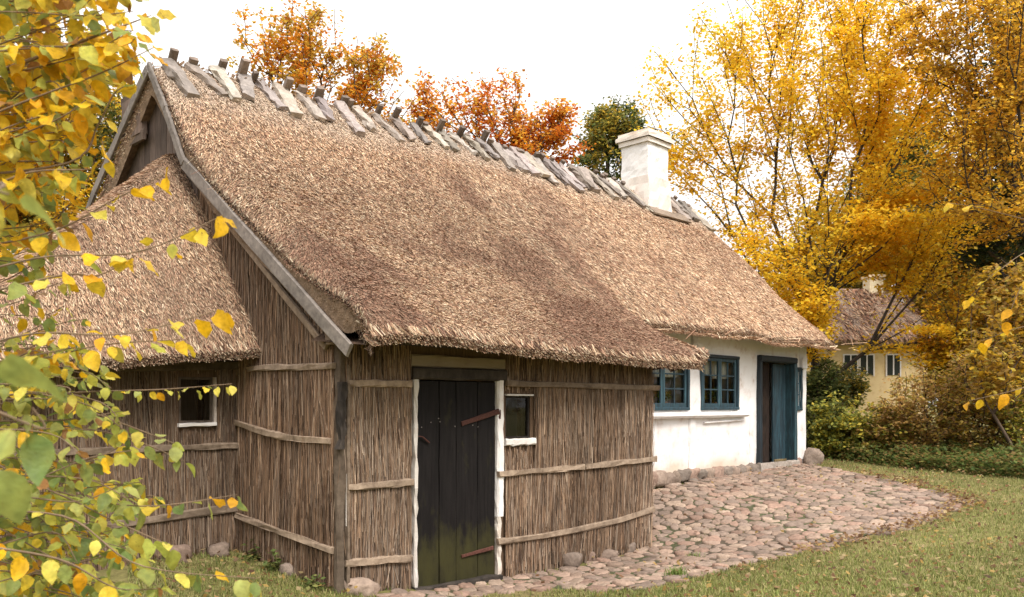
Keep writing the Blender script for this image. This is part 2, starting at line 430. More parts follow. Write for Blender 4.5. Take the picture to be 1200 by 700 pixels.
mb = MB()
def sheet(x0, x1, y0, y1, nx, ny, hf, dz=0.0):
    X, Y = np.meshgrid(np.linspace(x0, x1, nx), np.linspace(y0, y1, ny), indexing='ij')
    return np.stack([X, Y, hf(X, Y) + dz], -1).reshape(-1, 3), grid_faces(nx, ny)
TC = (0.24, 0.165, 0.11)
for args in ((XE0, XE1, 6.85, 9.78, 200, 60, roof_h), (XE0, XS + 0.05, 5.6, 6.85, 100, 26, roof_h), (XE0, XE1, 9.78, 13.6, 80, 30, roof_h)):
    V, F = sheet(*args); mb.add(V, F.tolist(), TC)
# undersides and skirts that close the thickness of the thatch
def strip(A, B, col=TC):
    n = len(A); V = np.concatenate([A, B]); mb.add(V, [[i, i + 1, n + i + 1, n + i] for i in range(n - 1)], col)
def edge(x, y, dz=0.0, dx=0.0, dy=0.0):
    x, y = np.broadcast_arrays(np.asarray(x, float), np.asarray(y, float))
    return np.stack([x + dx, y + dy, roof_h(x, y) + dz], -1)
TH = 0.24
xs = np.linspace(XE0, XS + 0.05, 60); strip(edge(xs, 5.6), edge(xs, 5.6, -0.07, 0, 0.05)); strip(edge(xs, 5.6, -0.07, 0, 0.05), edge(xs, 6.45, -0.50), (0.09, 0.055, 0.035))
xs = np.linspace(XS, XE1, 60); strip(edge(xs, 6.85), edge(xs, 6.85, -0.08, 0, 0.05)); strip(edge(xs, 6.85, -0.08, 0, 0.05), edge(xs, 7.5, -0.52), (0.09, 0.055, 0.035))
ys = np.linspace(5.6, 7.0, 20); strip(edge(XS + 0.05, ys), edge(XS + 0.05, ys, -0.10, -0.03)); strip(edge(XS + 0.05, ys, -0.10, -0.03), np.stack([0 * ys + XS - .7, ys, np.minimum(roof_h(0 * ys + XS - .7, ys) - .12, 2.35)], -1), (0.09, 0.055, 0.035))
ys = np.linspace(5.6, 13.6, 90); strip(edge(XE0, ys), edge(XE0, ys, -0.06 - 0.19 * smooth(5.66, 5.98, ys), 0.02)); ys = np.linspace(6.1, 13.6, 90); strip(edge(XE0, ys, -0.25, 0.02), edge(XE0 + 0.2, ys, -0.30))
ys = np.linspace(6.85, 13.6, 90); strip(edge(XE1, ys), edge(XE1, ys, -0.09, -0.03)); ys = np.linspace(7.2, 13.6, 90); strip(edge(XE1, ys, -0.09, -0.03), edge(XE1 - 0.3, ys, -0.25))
ys = np.linspace(13.6, 12.6, 3)
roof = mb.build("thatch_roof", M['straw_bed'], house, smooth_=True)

# straws over the main roof, one mesh
def cover(n, x0, x1, y0, y1, hf, nf, colf, lift=(0.06, 0.32), Lr=(0.04, 0.12), Wr=(0.0035, 0.008), spread=0.16):
    X = rng.uniform(x0, x1, n); Y = rng.uniform(y0, y1, n)
    nn = nf(X, Y); P = np.stack([X, Y, hf(X, Y)], -1)
    down = unit(np.stack([nn[:, 0] * nn[:, 2], nn[:, 1] * nn[:, 2], nn[:, 2] ** 2 - 1], -1))
    side = np.cross(nn, down)
    th = rng.uniform(*lift, n)[:, None]; sj = (rng.normal(0, 1, n) * spread * np.where(X > 8.5, .6, 1.15))[:, None]
    D = unit(down * np.cos(th) + nn * np.sin(th) + side * sj)
    L = rng.uniform(*Lr, n); W = rng.uniform(*Wr, n)
    P = P - D * L[:, None] * 0.55 + nn * 0.006
    return straw_quads(P, D, nn, L, W), colf(X, Y, n)
def fringe(n, x0, x1, y, hf, out=(0, -1, 0), dz=(-0.07, 0.02), L0=(0.06, 0.16), axis='x', spread=0.2, dark=0.85):
    t = rng.uniform(x0, x1, n)
    X, Y = (t, np.full(n, float(y))) if axis == 'x' else (np.full(n, float(y)), t)
    z = rng.uniform(dz[0], dz[1], n)
    P = np.stack([X, Y, hf(X, Y) + z], -1)
    out = np.asarray(out, float)
    D = unit(out + np.array([0, 0, -0.75]) + rng.normal(0, spread, (n, 3)))
    L = rng.uniform(*L0, n)
    P = P - D * L[:, None] * 0.72 + out * (z[:, None] * 0.35 + 0.03)
    c = pick(THATCH, n) * rng.uniform(0.55, 1.05, (n, 1)) * dark
    return straw_quads(P, D, np.broadcast_to(out, (n, 3)), L, rng.uniform(0.006, 0.012, n), spin=1.5), c
parts = [cover(190000, XE0, XE1, 6.7, 9.8, roof_h, roof_n, thatch_col),
         cover(72000, XE0, XS + 0.08, 5.58, 6.9, roof_h, roof_n, thatch_col),
         cover(70000, XE0, 8.2, 5.6, 9.7, roof_h, roof_n, thatch_col, lift=(0.35, 1.3), Lr=(0.015, 0.045), Wr=(0.005, 0.010), spread=0.8),
         cover(900, XE0, XE1, 5.9, 9.7, roof_h, roof_n, thatch_col, lift=(0.05, 0.5), Lr=(0.15, 0.4), Wr=(0.006, 0.01), spread=0.6),
         cover(6000, XE0, XE1, 9.40, 9.9, roof_h, roof_n, thatch_col, lift=(0.1, 0.6), Lr=(0.05, 0.13), spread=0.9),
         cover(2500, XE0, XE1, 9.0, 9.6, roof_h, roof_n, thatch_col, lift=(0.1, 0.5), Lr=(0.05, 0.13), spread=0.7),
         cover(7000, XE0, XE1, 9.78, 13.6, roof_h, roof_n, thatch_col, Wr=(0.02, 0.04), Lr=(0.1, 0.3)),
         fringe(9000, XE0, XS + 0.05, 5.6, roof_h), fringe(9000, XS, XE1, 6.85, roof_h, L0=(.04, .10), spread=.12),
         fringe(1600, 5.6, 7.0, XS + 0.05, roof_h, (0.8, -0.5, 0), (-0.2, 0.0), axis='y'),
         fringe(9000, 5.6, 9.9, XE0 + 0.02, roof_h, (-0.5, -0.5, 0.2), (-0.16, 0.03), (0.04, 0.10), axis='y', spread=0.3, dark=.5),
         fringe(4000, 9.8, 13.4, XE0 + 0.02, roof_h, (-0.6, 0.4, 0), (-0.18, 0.03), axis='y'),
         fringe(2500, 6.85, 9.8, XE1 - 0.02, roof_h, (0.6, -0.4, 0), (-0.18, 0.0), axis='y')]
Q = np.concatenate([q for q, c in parts]); C = np.concatenate([c for q, c in parts])
V, F = quads(Q); obj("thatch_straw", V, F, M['straw'], roof, cols=np.repeat(C, 4, 0))

# ridge cover: crossed split boards along the ridge
RZ = lambda x: float(roof_h(np.array(x), np.array(9.78)))
bx = []
x = 4.28
while x < 15.2:
    bx.append(x); x += rng.uniform(0.24, 0.35) if x < 9.5 else rng.uniform(0.19, 0.27)
for i, x in enumerate(bx):
    if 13.1 < x < 14.25: continue
    right = x > 9.5
    L = rng.uniform(0.46, 0.68) * (1.22 if right else 1.0); w = rng.uniform(0.12, 0.20) * (1.15 if right else 1.0)
    dx = rng.normal(0.07, 0.10) if i else .08
    top = np.array([x - dx * 0.3, 9.80, RZ(x) + rng.uniform(0.05, 0.10)])
    yb = 9.78 - L * 0.70
    bot = np.array([x + dx, yb, float(roof_h(np.array(x), np.array(yb))) + rng.uniform(0.045, 0.075)])
    b = MB(); tone = rng.uniform(0.6, 1.15); tint = np.array([1, rng.uniform(.93, 1.0), rng.uniform(.86, 1.0)]) * tone
    b.beam(top, bot, w, rng.uniform(0.05, 0.085), up=(0, -0.6, 0.75) + rng.normal(0, .1, 3), seg=7, jit=0.011, col=tint, bow=(0, 0, rng.uniform(-0.02, 0.02)), taper=rng.uniform(0.6, 1.0))
    b.build("ridge_board", M['pale_timber'], roof)
    b = MB()                                                     # its partner from the back slope, whose end stands up over the ridge
    x2 = x + rng.uniform(-0.06, 0.14); ph = rng.uniform(0.09, 0.21) * (0.65 if right else 1.0)
    tip = np.array([x2 - rng.uniform(0, .1), 9.80 - ph * rng.uniform(0.5, 1.1), RZ(x2) + ph])
    bot = np.array([x2 + 0.08, 10.45, float(roof_h(np.array(x2), np.array(10.45))) + 0.06])
    b.beam(tip, bot, rng.uniform(0.075, 0.11), 0.06, up=(0, 0.6, 0.75), seg=5, jit=0.006, col=np.array([0.66, 0.57, 0.51]) * rng.uniform(0.5, 1.0))
    b.build("ridge_peg", M['pale_timber'], roof)

# ------------------------------------------------------------------ walls with openings
def wall_panel(mb, O, U, Nv, s0, s1, z0, z1, holes, thick, step=0.12, disp=0.0, col=(1, 1, 1), seed=5, top=None):
    O, U, Nv = (np.asarray(a, float) for a in (O, U, Nv)); Z = np.array([0, 0, 1.0])
    cs = sorted({s0, s1, *[h[i] for h in holes for i in (0, 1)]}); cz = sorted({z0, z1, *[h[i] for h in holes for i in (2, 3)]})
    S = np.concatenate([np.linspace(a, b, max(2, int((b - a) / step) + 1))[:-1] for a, b in zip(cs, cs[1:])] + [[s1]])
    T = np.concatenate([np.linspace(a, b, max(2, int((b - a) / step) + 1))[:-1] for a, b in zip(cz, cz[1:])] + [[z1]])
    SS, TT = np.meshgrid(S, T, indexing='ij')
    P = O + SS[..., None] * U + TT[..., None] * Z
    P = P + ((fbm(SS * 1.7, TT * 1.7, 0, seed) - 0.5) * 2 * disp + (fbm(SS * 7, TT * 7, 0, seed + 1) - 0.5) * 0.5 * disp)[..., None] * Nv
    nv = len(T); F = []
    for i in range(len(S) - 1):
        for j in range(len(T) - 1):
            sm, tm = (S[i] + S[i + 1]) / 2, (T[j] + T[j + 1]) / 2
            if any(h[0] < sm < h[1] and h[2] < tm < h[3] for h in holes): continue
            F.append([i * nv + j, (i + 1) * nv + j, (i + 1) * nv + j + 1, i * nv + j + 1])
    c = col(SS.ravel(), TT.ravel()) if callable(col) else col
    mb.add(P.reshape(-1, 3), F, c)
    cc = np.mean(c, axis=0) if callable(col) else col
    mb.add((O + np.array([(s, t) for s in (s0, s1) for t in (z0, z1)])[:, :1] * U + np.array([(s, t) for s in (s0, s1) for t in (z0, z1)])[:, 1:] * Z - Nv * thick) if not holes else np.zeros((0, 3)), [[0, 1, 3, 2]] if not holes else [], cc)
    for h in list(holes) + [(s0, s1, z0, z1)]:
        loop = [(h[0], h[2]), (h[1], h[2]), (h[1], h[3]), (h[0], h[3])]
        f = np.array([O + a * U + b * Z - Nv * 0.002 for a, b in loop]); k = f - Nv * thick
        mb.add(np.concatenate([f, k]), [[i, (i + 1) % 4, 4 + (i + 1) % 4, 4 + i] for i in range(4)], cc)

REEDS = [(0.255, 0.16, 0.10), (0.325, 0.22, 0.145), (0.16, 0.10, 0.066), (0.38, 0.29, 0.215), (0.065, 0.04, 0.028), (0.27, 0.20, 0.15)]
def reed_cover(n, O, U, Nv, s0, s1, zlo, zhi, holes, tone=None, out=(0.004, 0.035), Lr=(0.12, 0.75)):
    """upright reeds on a wall; zlo and zhi are functions of s"""
    S = rng.uniform(s0, s1, n); lo, hi = zlo(S), zhi(S)
    L = np.minimum(rng.uniform(*Lr, n), np.maximum(hi - lo, 0.06)); Z0 = lo + rng.uniform(-0.04, 1, n) * (hi - lo - L)
    keep = np.ones(n, bool)
    for h in holes:
        keep &= ~((S > h[0] - 0.012) & (S < h[1] + 0.012) & (Z0 < h[3]) & (Z0 + L > h[2]))
    S, Z0, L = S[keep], Z0[keep], L[keep]; n = len(S)
    P = O + S[:, None] * U + Z0[:, None] * np.array([0, 0, 1.]) + Nv * (rng.uniform(*out, n) + .03 * fbm(S * 2.2, Z0 * 1.2, 0, 38))[:, None]
    D = unit(np.array([0, 0, 1.]) + U * ((fbm(S * .8, Z0 * .6, 0, 37) - .5) * .22 + rng.normal(0, 0.05, n) + rng.normal(0, .16, n) * (rng.random(n) < .07))[:, None] + Nv * rng.normal(-0.005, 0.015, n)[:, None])
    SE = S + (D @ U) * L
    kp = np.ones(n, bool)
    for h in holes: kp &= ~((SE > h[0] - .01) & (SE < h[1] + .01) & (Z0 < h[3]) & (Z0 + L > h[2]))
    S, Z0, L, P, D = S[kp], Z0[kp], L[kp], P[kp], D[kp]; n = len(S)
    c = pick(REEDS, n, [.25, .2, .2, .12, .08, .15]) * rng.uniform(0.6, 1.25, (n, 1))
    if tone is not None: c = c * tone(S, Z0 + L / 2)
    return straw_quads(P, D, np.broadcast_to(Nv, (n, 3)), L, rng.uniform(0.004, 0.009, n), spin=0.8), c
def merge(name, plist, mat, parent):
    Q = np.concatenate([q for q, c in plist]); C = np.concatenate([c for q, c in plist])
    V, F = quads(Q); return obj(name, V, F, mat, parent, cols=np.repeat(C, 4, 0))

# --- reed front wall, slightly turned against the ridge
A0 = np.array([4.25, 6.28, 0.0]); B0 = np.array([8.42, 5.96, 0.0])
RU = unit(B0 - A0); RN = np.array([RU[1], -RU[0], 0.0]); RL = float(np.linalg.norm(B0 - A0))
def on_reed(px, py, off=0.0):
    d = ray(px, py); o_ = A0 + RN * off; t = np.dot(o_ - EYE, RN) / np.dot(d, RN); return EYE + d * t
def s_of(px, py=500): return float(np.dot(on_reed(px, py) - A0, RU))
def z_of(px, py): return float(on_reed(px, py)[2])
SD0, SD1 = s_of(487), s_of(579.5)
DZ0, DZ1 = z_of(487, 697) + 0.02, z_of(530, 446)
SW0, SW1 = s_of(592), s_of(621); WZ0, WZ1 = z_of(606, 514), z_of(606, 464)
RTOP = 2.22
holes = [(SD0, SD1, -0.19, DZ1), (SW0, SW1, WZ0, WZ1)]
mb = MB(); wall_panel(mb, A0, RU, RN, 0, RL, -0.3, RTOP + 0.15, holes, 0.2, 0.1, 0.008, (0.15, 0.095, 0.06))
reed_wall = mb.build("reed_wall", M['reed_bed'], house)
gl_ = lambda S: gz(A0[0] + S * RU[0], A0[1] + S * RU[1]) + 0.01
def tone_front(S, Z):
    n = fbm(S * 1.5, Z * 0.7, 0, 31)
    t = np.ones((len(S), 3)) * ((0.62 + 0.75 * n) * (.6 + .8 * fbm(S * 7, Z * 1.1, 0, 36)))[:, None]
    g = smooth(0.40, 0.62, fbm(S * 1.2 + 5, Z * 0.5, 0, 33))[:, None] * smooth(2.1, 1.4, Z)[:, None]
    return t * (1 - 0.35 * g) + np.array([0.98, 1.06, 1.16]) * 0.35 * g * 1.15
ja, jb = SD0 - 0.06, SD1 + 0.1
hx = [(ja, jb, -1, 3.0), (SW0 - 0.03, SW1 + 0.03, WZ0 - 0.07, WZ1 + 0.02)]
top_ = lambda S: np.full_like(S, RTOP)
merge("reed", [reed_cover(22000, A0, RU, RN, 0.05, RL, gl_, top_, hx, tone_front),
               reed_cover(3500, A0, RU, RN, 0.05, RL, gl_, top_, [(ja, jb, -1, 3), (SW0 - .03, SW1 + .03, WZ0 - .02, WZ1 + .02)], tone_front, Lr=(0.05, 0.14))], M['reed'], reed_wall)
# end return of the reed wall, back to the white wall
mb = MB(); RT = np.array([0, 1.0, 0]); wall_panel(mb, B0, RT, np.array([1.0, 0, 0]), 0.0, 1.3, -0.3, 2.3, [], 0.12, 0.15, 0.006, (0.15, 0.095, 0.06))
rw = mb.build("reed_return_wall", M['reed_bed'], house)
merge("reed", [reed_cover(3500, B0 + np.array([0.002, 0, 0]), RT, np.array([1.0, 0, 0]), 0.0, 1.3, lambda S: gz(B0[0] + 0 * S, B0[1] + S), lambda S: 0 * S + 2.2, [])], M['reed'], rw)

def batten(p0, p1, w=0.045, h=0.06, bow=(0, 0, 0), mat='timber', tone=1.0, parent=house, name="batten", up=(0, 0, 1)):
    b = MB(); b.beam(p0, p1, w, h, up=up, seg=8, jit=0.005, col=np.array([1, .97, .93]) * tone, bow=bow); return b.build(name, M[mat], parent)
o3 = 0.055
for (a, b_, bw) in (((408, 449), (482, 450), 0), ((407, 571), (484, 565), 0), ((404, 660), (482, 654), 0)):
    batten(on_reed(*a, o3), on_reed(*b_, o3), tone=1.35)
batten(on_reed(594, 449, o3), on_reed(772, 455, o3), tone=0.95)
m0 = on_reed(684, 547, o3); batten(on_reed(584, 556, o3), m0, tone=1.45); batten(m0 + RU * 0.01 + RN * .01, on_reed(769, 538, o3), tone=1.25)
batten(on_reed(583, 635, o3), on_reed(766, 597, o3), bow=(0, 0, -0.05), tone=1.3)
for (a, b_) in (((398, 480), (406, 600)),):
    pass
# corner posts
batten((4.235, 6.255, -0.03), (4.255, 6.265, 2.12), 0.075, 0.075, mat='timber', tone=0.55, name="corner_post", up=(1, 0, 0))
batten((4.30, 6.225, 0.02), (4.305, 6.225, 1.95), 0.05, 0.03, mat='timber', tone=0.9, name="corner_post", up=(1, 0, 0))
b = MB(); b.beam((4.225, 6.212, 1.22), (4.235, 6.214, 1.80), .07, .06, up=(1, 0, 0), seg=7, jit=.009); b.build('charred_post_piece', M['dark_timber'], house)
b = MB(); b.box((4.283, 6.215, 0.55), (4.295, 6.225, 1.0), (0.62, .57, .52), 0.003)
b.build("limewash_strip", M['lime'], house)
batten(B0 + np.array([-0.02, -0.0, -0.1]), B0 + np.array([-0.02, 0.0, 2.2]), 0.06, 0.06, tone=0.8, name="corner_post", up=(1, 0, 0))

# door of the stable end
def rp(s, z, off=0.0): return A0 + RU * s + RN * off + np.array([0, 0, z])
door = None
b = MB(); nb = 4; edges_ = np.linspace(SD0 + 0.006, SD1 - 0.006, nb + 1) + np.array([0, 0.015, -0.02, 0.01, 0])
for i in range(nb):
    s0, s1 = edges_[i] + 0.003, edges_[i + 1] - 0.003
    zb = DZ0 + rng.uniform(-0.012, 0.012); zt = DZ1 - 0.012
    b.beam(rp((s0 + s1) / 2, zb, 0.0 + rng.uniform(-.004, .004)), rp((s0 + s1) / 2, zt, 0.0), s1 - s0, 0.04, up=RN, seg=10, jit=0.0018, ch=0.12)
door = b.build("plank_door", M['tar'], house); door["label"] = "black tarred plank door with green algae along its bottom"
RUST = (0.06, 0.024, 0.018)
for (a, b_, w) in (((541, 497), (585, 482), 0.042), ((541, 652), (578, 642), 0.028)):
    h = MB(); h.beam(on_reed(*a, 0.03), on_reed(*b_, 0.045), w, 0.012, up=RN, seg=6, jit=0.002, col=np.array(RUST) * (1 if w > .03 else 1.6), taper=1.3)
    if w > .03: h.beam(on_reed(586, 478, .045), on_reed(585, 491, .045), 0.02, 0.02, up=RN, seg=2, col=RUST)
    h.build("hinge_strap", M['iron'], door)
h = MB(); h.beam(on_reed(486, 511, .04), on_reed(495, 512, .05), 0.012, 0.012, up=RN, seg=3, col=RUST, jit=.001); h.beam(on_reed(495, 512, .05), on_reed(503, 519, .04), 0.014, 0.014, up=RN, seg=3, col=RUST, jit=.001)
h.build("latch_hook", M['iron'], door)
for k in range(9):
    h = MB(); pp = on_reed(494 + k * 9.5 + rng.normal(0, 2), 497 + rng.normal(0, 4), 0.022); h.box(pp - .005, pp + .005, (0.16, .14, .13), .001); h.build("nail_head", M['iron'], door)
b = MB(); b.beam(rp(SD0 - 0.028, DZ0 - .05, 0.012), rp(SD0 - 0.028, DZ1 + .02, 0.012), 0.04, 0.08, up=RN, seg=22, jit=0.007, col=(0.74, 0.70, 0.65)); b.build("door_jamb", M['lime'], house)
zc = z_of(583, 605)
b = MB(); b.beam(rp(SD1 + 0.045, zc, 0.014), rp(SD1 + 0.045, DZ1 + 0.01, 0.014), 0.085, 0.08, up=RN, seg=14, jit=0.005, col=(0.97, 0.95, 0.93)); b.build("door_jamb", M['lime'], house)
b = MB(); b.beam(rp(SD1 + 0.03, DZ0 - .05, 0.012), rp(SD1 + 0.03, zc - 0.004, 0.012), 0.05, 0.07, up=RN, seg=10, jit=0.005, col=(0.8, 0.74, 0.66)); b.build("door_jamb", M['lime'], house)
b = MB(); b.beam(rp(SD0 - 0.07, DZ1 + 0.06, 0.02), rp(SD1 + 0.11, DZ1 + 0.06, 0.02), 0.115, 0.10, seg=6, jit=0.004, up=RN); b.build("door_lintel", M['dark_timber'], house)
b = MB(); b.beam(rp(SD0 - 0.07, DZ1 + 0.175, 0.01), rp(SD1 + 0.11, DZ1 + 0.175, 0.01), 0.11, 0.06, seg=8, jit=0.005, up=RN, col=(0.34, 0.28, 0.21)); b.build("plaster_band", M['lime'], house)
b = MB(); b.beam(rp(SD0 - 0.05, DZ0 - 0.045, 0.03), rp(SD1 + 0.05, DZ0 - 0.05, 0.03), 0.09, 0.2, seg=6, jit=0.006, up=(0, 0, 1)); b.build("door_sill", M['dark_timber'], house)

# little stable window
b = MB(); t = 0.022
for (s0, s1, z0, z1) in ((SW0, SW1, WZ1 - t, WZ1), (SW0, SW0 + t, WZ0, WZ1), (SW1 - t, SW1, WZ0, WZ1), (SW0, SW1, WZ0, WZ0 + t)):
    hz = (s1 - s0) > (z1 - z0)
    p0, p1 = (rp(s0, (z0 + z1) / 2, -.02), rp(s1, (z0 + z1) / 2, -.02)) if hz else (rp((s0 + s1) / 2, z0, -.022), rp((s0 + s1) / 2, z1, -.022))
    b.beam(p0, p1, t, 0.03, up=RN, seg=3, jit=.001, col=(.5, .5, .5))
win = b.build("stable_window", M['dark_timber'], house)
V = [rp(SW0, WZ0, -.03), rp(SW1, WZ0, -.03), rp(SW1, WZ1, -.03), rp(SW0, WZ1, -.03)]; obj("pane", V, [[0, 1, 2, 3]], M['glass'], win)
b = MB(); b.beam(rp(SW0 - 0.03, WZ0 - 0.035, .02), rp(SW1 + 0.04, WZ0 - 0.035, .02), 0.07, 0.07, up=RN, seg=8, jit=.003, col=(.9, .88, .85)); b.build("window_sill", M['lime'], win)
b = MB(); b.beam(rp(SW0 - 0.01, WZ1 + 0.008, .015), rp(SW1 + 0.02, WZ1 + 0.008, .015), 0.018, 0.05, up=RN, seg=5, jit=.003, col=(.8, .78, .74)); b.build("window_head", M['lime'], win)

# rafters under the front eave and the wall plate
batten(rp(0.0, RTOP - 0.02, .06), rp(RL + .25, RTOP - 0.03, .06), 0.10, 0.10, mat='dark_timber', tone=1.2, name="wall_plate")
for x in np.arange(4.5, 9.0, 0.55):
    y1 = 5.72; y0 = 6.6
    b = MB(); b.beam((x, y0, float(roof_h(np.array(x), np.array(y0))) - 0.32), (x, y1, float(roof_h(np.array(x), np.array(y1))) - 0.17), 0.07, 0.07, seg=3, jit=.004); b.build("rafter_end", M['dark_timber'], house)

# --- gable wall of the stable end (plane X = 4.25, faces -X)
GO = np.array([4.25, 0, 0]); GU = np.array([0, 1.0, 0]); GN = np.array([-1.0, 0, 0])
barge = np.array([(5.88, 2.06), (7.4, 3.13), (8.95, 4.22), (9.80, 5.40)])
gh = lambda y: np.interp(y, [6.2, 8.95, 9.8, 11.4, 13.4], [2.30, 4.20, 5.33, 4.25, 2.6])
ys = np.linspace(6.29, 13.2, 50)
V = np.concatenate([np.stack([0 * ys + 4.25, ys, 0 * ys - 0.3], -1), np.stack([0 * ys + 4.25, ys, gh(ys)], -1)])
gable = obj("reed_gable_wall", V, [[i + 1, i, 50 + i, 51 + i] for i in range(49)], M['reed_bed'], house, cols=np.full((100, 3), 1.0) * np.array([.15, .095, .06]))
tone_g = lambda S, Z: np.ones((len(S), 3)) * ((0.5 + 0.8 * fbm(S * 1.5, Z * 0.8, 0, 41)) * (.6 + .8 * fbm(S * 7, Z * 1.1, 0, 46)))[:, None] * np.array([1.04, 1.0, .98])
merge("reed", [reed_cover(24000, GO, GU, GN, 6.30, 8.9, lambda S: gz(4.2 + 0 * S, S), lambda S: gh(S) - 0.02, [], tone_g)], M['reed'], gable)
def gp(px, py, off=0.05): return on_x(px, py, 4.25 - off)
batten(gp(291, 432), gp(392, 429), 0.045, 0.055, tone=1.4)
batten(gp(274, 494), gp(388, 517), 0.045, 0.055, bow=(0, 0, -0.045), tone=1.5)
batten(gp(277, 604), gp(391, 646), 0.05, 0.06, tone=1.35)
# weathered boards in the gable peak
b = MB()
for y in np.arange(8.95, 11.9, 0.155):
    zt = float(gh(y)) - 0.02; b.beam((4.215, y, 3.3), (4.215, y, zt), 0.15, 0.025, up=GN, seg=6, jit=.002, col=np.array([1, .96, .95]) * rng.uniform(0.65, 1.15))
b.build("gable_boarding", M['grey_board'], house)
hx0, hx1 = on_x(153, 140, 4.2), on_x(175, 140, 4.2); hz0, hz1 = on_x(165, 163, 4.2)[2], on_x(165, 117, 4.2)[2]
b = MB(); ya, yb = sorted((hx0[1], hx1[1]))
b.beam((4.14, (ya + yb) / 2, hz0), (4.14, (ya + yb) / 2, hz1), yb - ya, 0.1, up=GN, seg=5, jit=.002, col=(1.35, 1.25, 1.2))
b.beam((4.12, ya - .06, hz0 - .03), (4.12, yb + .02, hz0 - .03), 0.04, 0.13, up=(0, 0, 1), seg=2, col=(.9, .85, .8))
b.beam((4.12, ya - .14, hz1 + .02), (4.12, yb + .05, hz1 + .01), 0.035, 0.12, up=(0, 0, 1), seg=2, col=(.8, .75, .7))
b.build("gable_hatch", M['grey_board'], house)
# bargeboards
def board(pts, w, mat, tone, xo=4.07, th=0.035, name="bargeboard"):
    for a, c in zip(pts, pts[1:]):
        b = MB(); b.beam((xo, a[0], a[1]), (xo, c[0], c[1]), w, th, up=GN, seg=8, jit=.003, col=np.array([1, .97, .94]) * tone); b.build(name, M[mat], house)
board([(5.86, 2.05), (8.93, 4.20)], 0.125, 'pale_timber', 0.62)
board([(8.90, 4.19), (9.36, 4.88), (9.82, 5.50)], 0.09, 'pale_timber', 0.55, 4.06)
board([(9.80, 5.44), (11.45, 4.32)], 0.12, 'pale_timber', 0.6, 4.05)
board([(11.43, 4.32), (13.5, 2.6)], 0.12, 'pale_timber', 0.5, 4.05)
board([(6.35, 2.10), (8.2, 3.50)], 0.06, 'timber', 1.1, 4.17)
b = MB(); b.beam((4.16, 6.22, 2.12), (4.16, 6.22, 2.36), 0.11, 0.11, up=GN, seg=3, col=(.8, .75, .7)); b.build("beam_end", M['timber'], house)

# --- annex at the gable with a hipped thatch
AX0, AYE, AYR = 1.55, 7.58, 9.45
def ann_h(X, Y):
    ez = 2.16 - 0.085 * (4.2 - X)
    f = ez + (Y - AYE) * 1.20
    bk = ez + (11.4 - Y) * 1.20
    hp = 1.98 + (X - AX0) * 0.93
    k = 0.16
    def smin(a, b): h = np.clip(0.5 + 0.5 * (b - a) / k, 0, 1); return b * (1 - h) + a * h - k * h * (1 - h)
    h = smin(smin(f, bk), hp)
    h = h + 0.05 * np.sin(np.pi * np.clip((Y - AYE) / 1.9, 0, 1)) + (fbm(X * 1.3, Y * 1.3, 0, 51) - .5) * 0.10 + (fbm(X * 5, Y * 5, 0, 52) - .5) * 0.05
    return h - 0.08 * np.clip(1 - (Y - AYE) / 0.2, 0, 1) ** 2 + 0.05
def ann_n(X, Y):
    e = 0.06
    return unit(np.stack([-(ann_h(X + e, Y) - ann_h(X - e, Y)) / (2 * e), -(ann_h(X, Y + e) - ann_h(X, Y - e)) / (2 * e), np.ones_like(X)], -1))
def ann_col(X, Y, n):
    c = pick(THATCH, n, [0.3, 0.2, 0.2, 0.1, 0.08, 0.12]) * rng.uniform(0.6, 1.15, (n, 1))
    d = smooth(.45, .65, fbm(X * 1.4, Y * 1.4, 0, 55))[:, None] * .35
    return c * (1 - d) + np.array([.2, .12, .085]) * d
mb = MB(); V, F = sheet(AX0, 4.23, AYE, 11.4, 60, 80, ann_h); mb.add(V, F.tolist(), TC)
xs = np.linspace(AX0, 4.23, 40); E = np.stack([xs, 0 * xs + AYE, ann_h(xs, 0 * xs + AYE)], -1)
def strip2(A, B, col): n = len(A); mb.add(np.concatenate([A, B]), [[i, i + 1, n + i + 1, n + i] for i in range(n - 1)], col)
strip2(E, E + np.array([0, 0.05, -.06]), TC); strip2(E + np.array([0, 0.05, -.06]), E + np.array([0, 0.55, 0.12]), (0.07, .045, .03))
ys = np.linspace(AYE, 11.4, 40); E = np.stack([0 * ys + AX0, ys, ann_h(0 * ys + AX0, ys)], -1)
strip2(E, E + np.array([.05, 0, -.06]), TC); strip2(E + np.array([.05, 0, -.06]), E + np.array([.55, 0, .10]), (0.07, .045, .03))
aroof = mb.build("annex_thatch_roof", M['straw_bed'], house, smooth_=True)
merge("thatch_straw", [cover(52000, AX0, 4.23, AYE, 9.8, ann_h, ann_n, ann_col, lift=(0.08, 0.5), Lr=(.05, .14)),
                       fringe(6000, AX0, 4.2, AYE, ann_h), fringe(3000, AYE, 10.5, AX0, ann_h, (-1, 0, 0), axis='y')], M['straw'], aroof)
AO = np.array([1.95, 8.06, 0]); AU = np.array([1.0, 0, 0]); AN = np.array([0, -1.0, 0])
def ap(px, py, off=0.05): return on_y(px, py, 8.06 - off)
w0, w1 = on_y(209, 470, 8.06), on_y(249, 470, 8.06); wz0, wz1 = on_y(230, 496, 8.06)[2], on_y(230, 442, 8.06)[2]
ah = [(w0[0] - 1.95, w1[0] - 1.95, wz0, wz1)]
mb = MB(); wall_panel(mb, AO, AU, AN, 0, 2.29, -0.2, 2.3, ah, 0.18, 0.12, 0.006, (0.15, .095, .06)); wall_panel(mb, np.array([1.95, 11.0, 0]), np.array([0, -1.0, 0]), np.array([-1.0, 0, 0]), 0, 2.94, -.2, 2.3, [], 0.15, 0.3, 0.006, (0.15, .095, .06))
awall = mb.build("annex_reed_wall", M['reed_bed'], house)
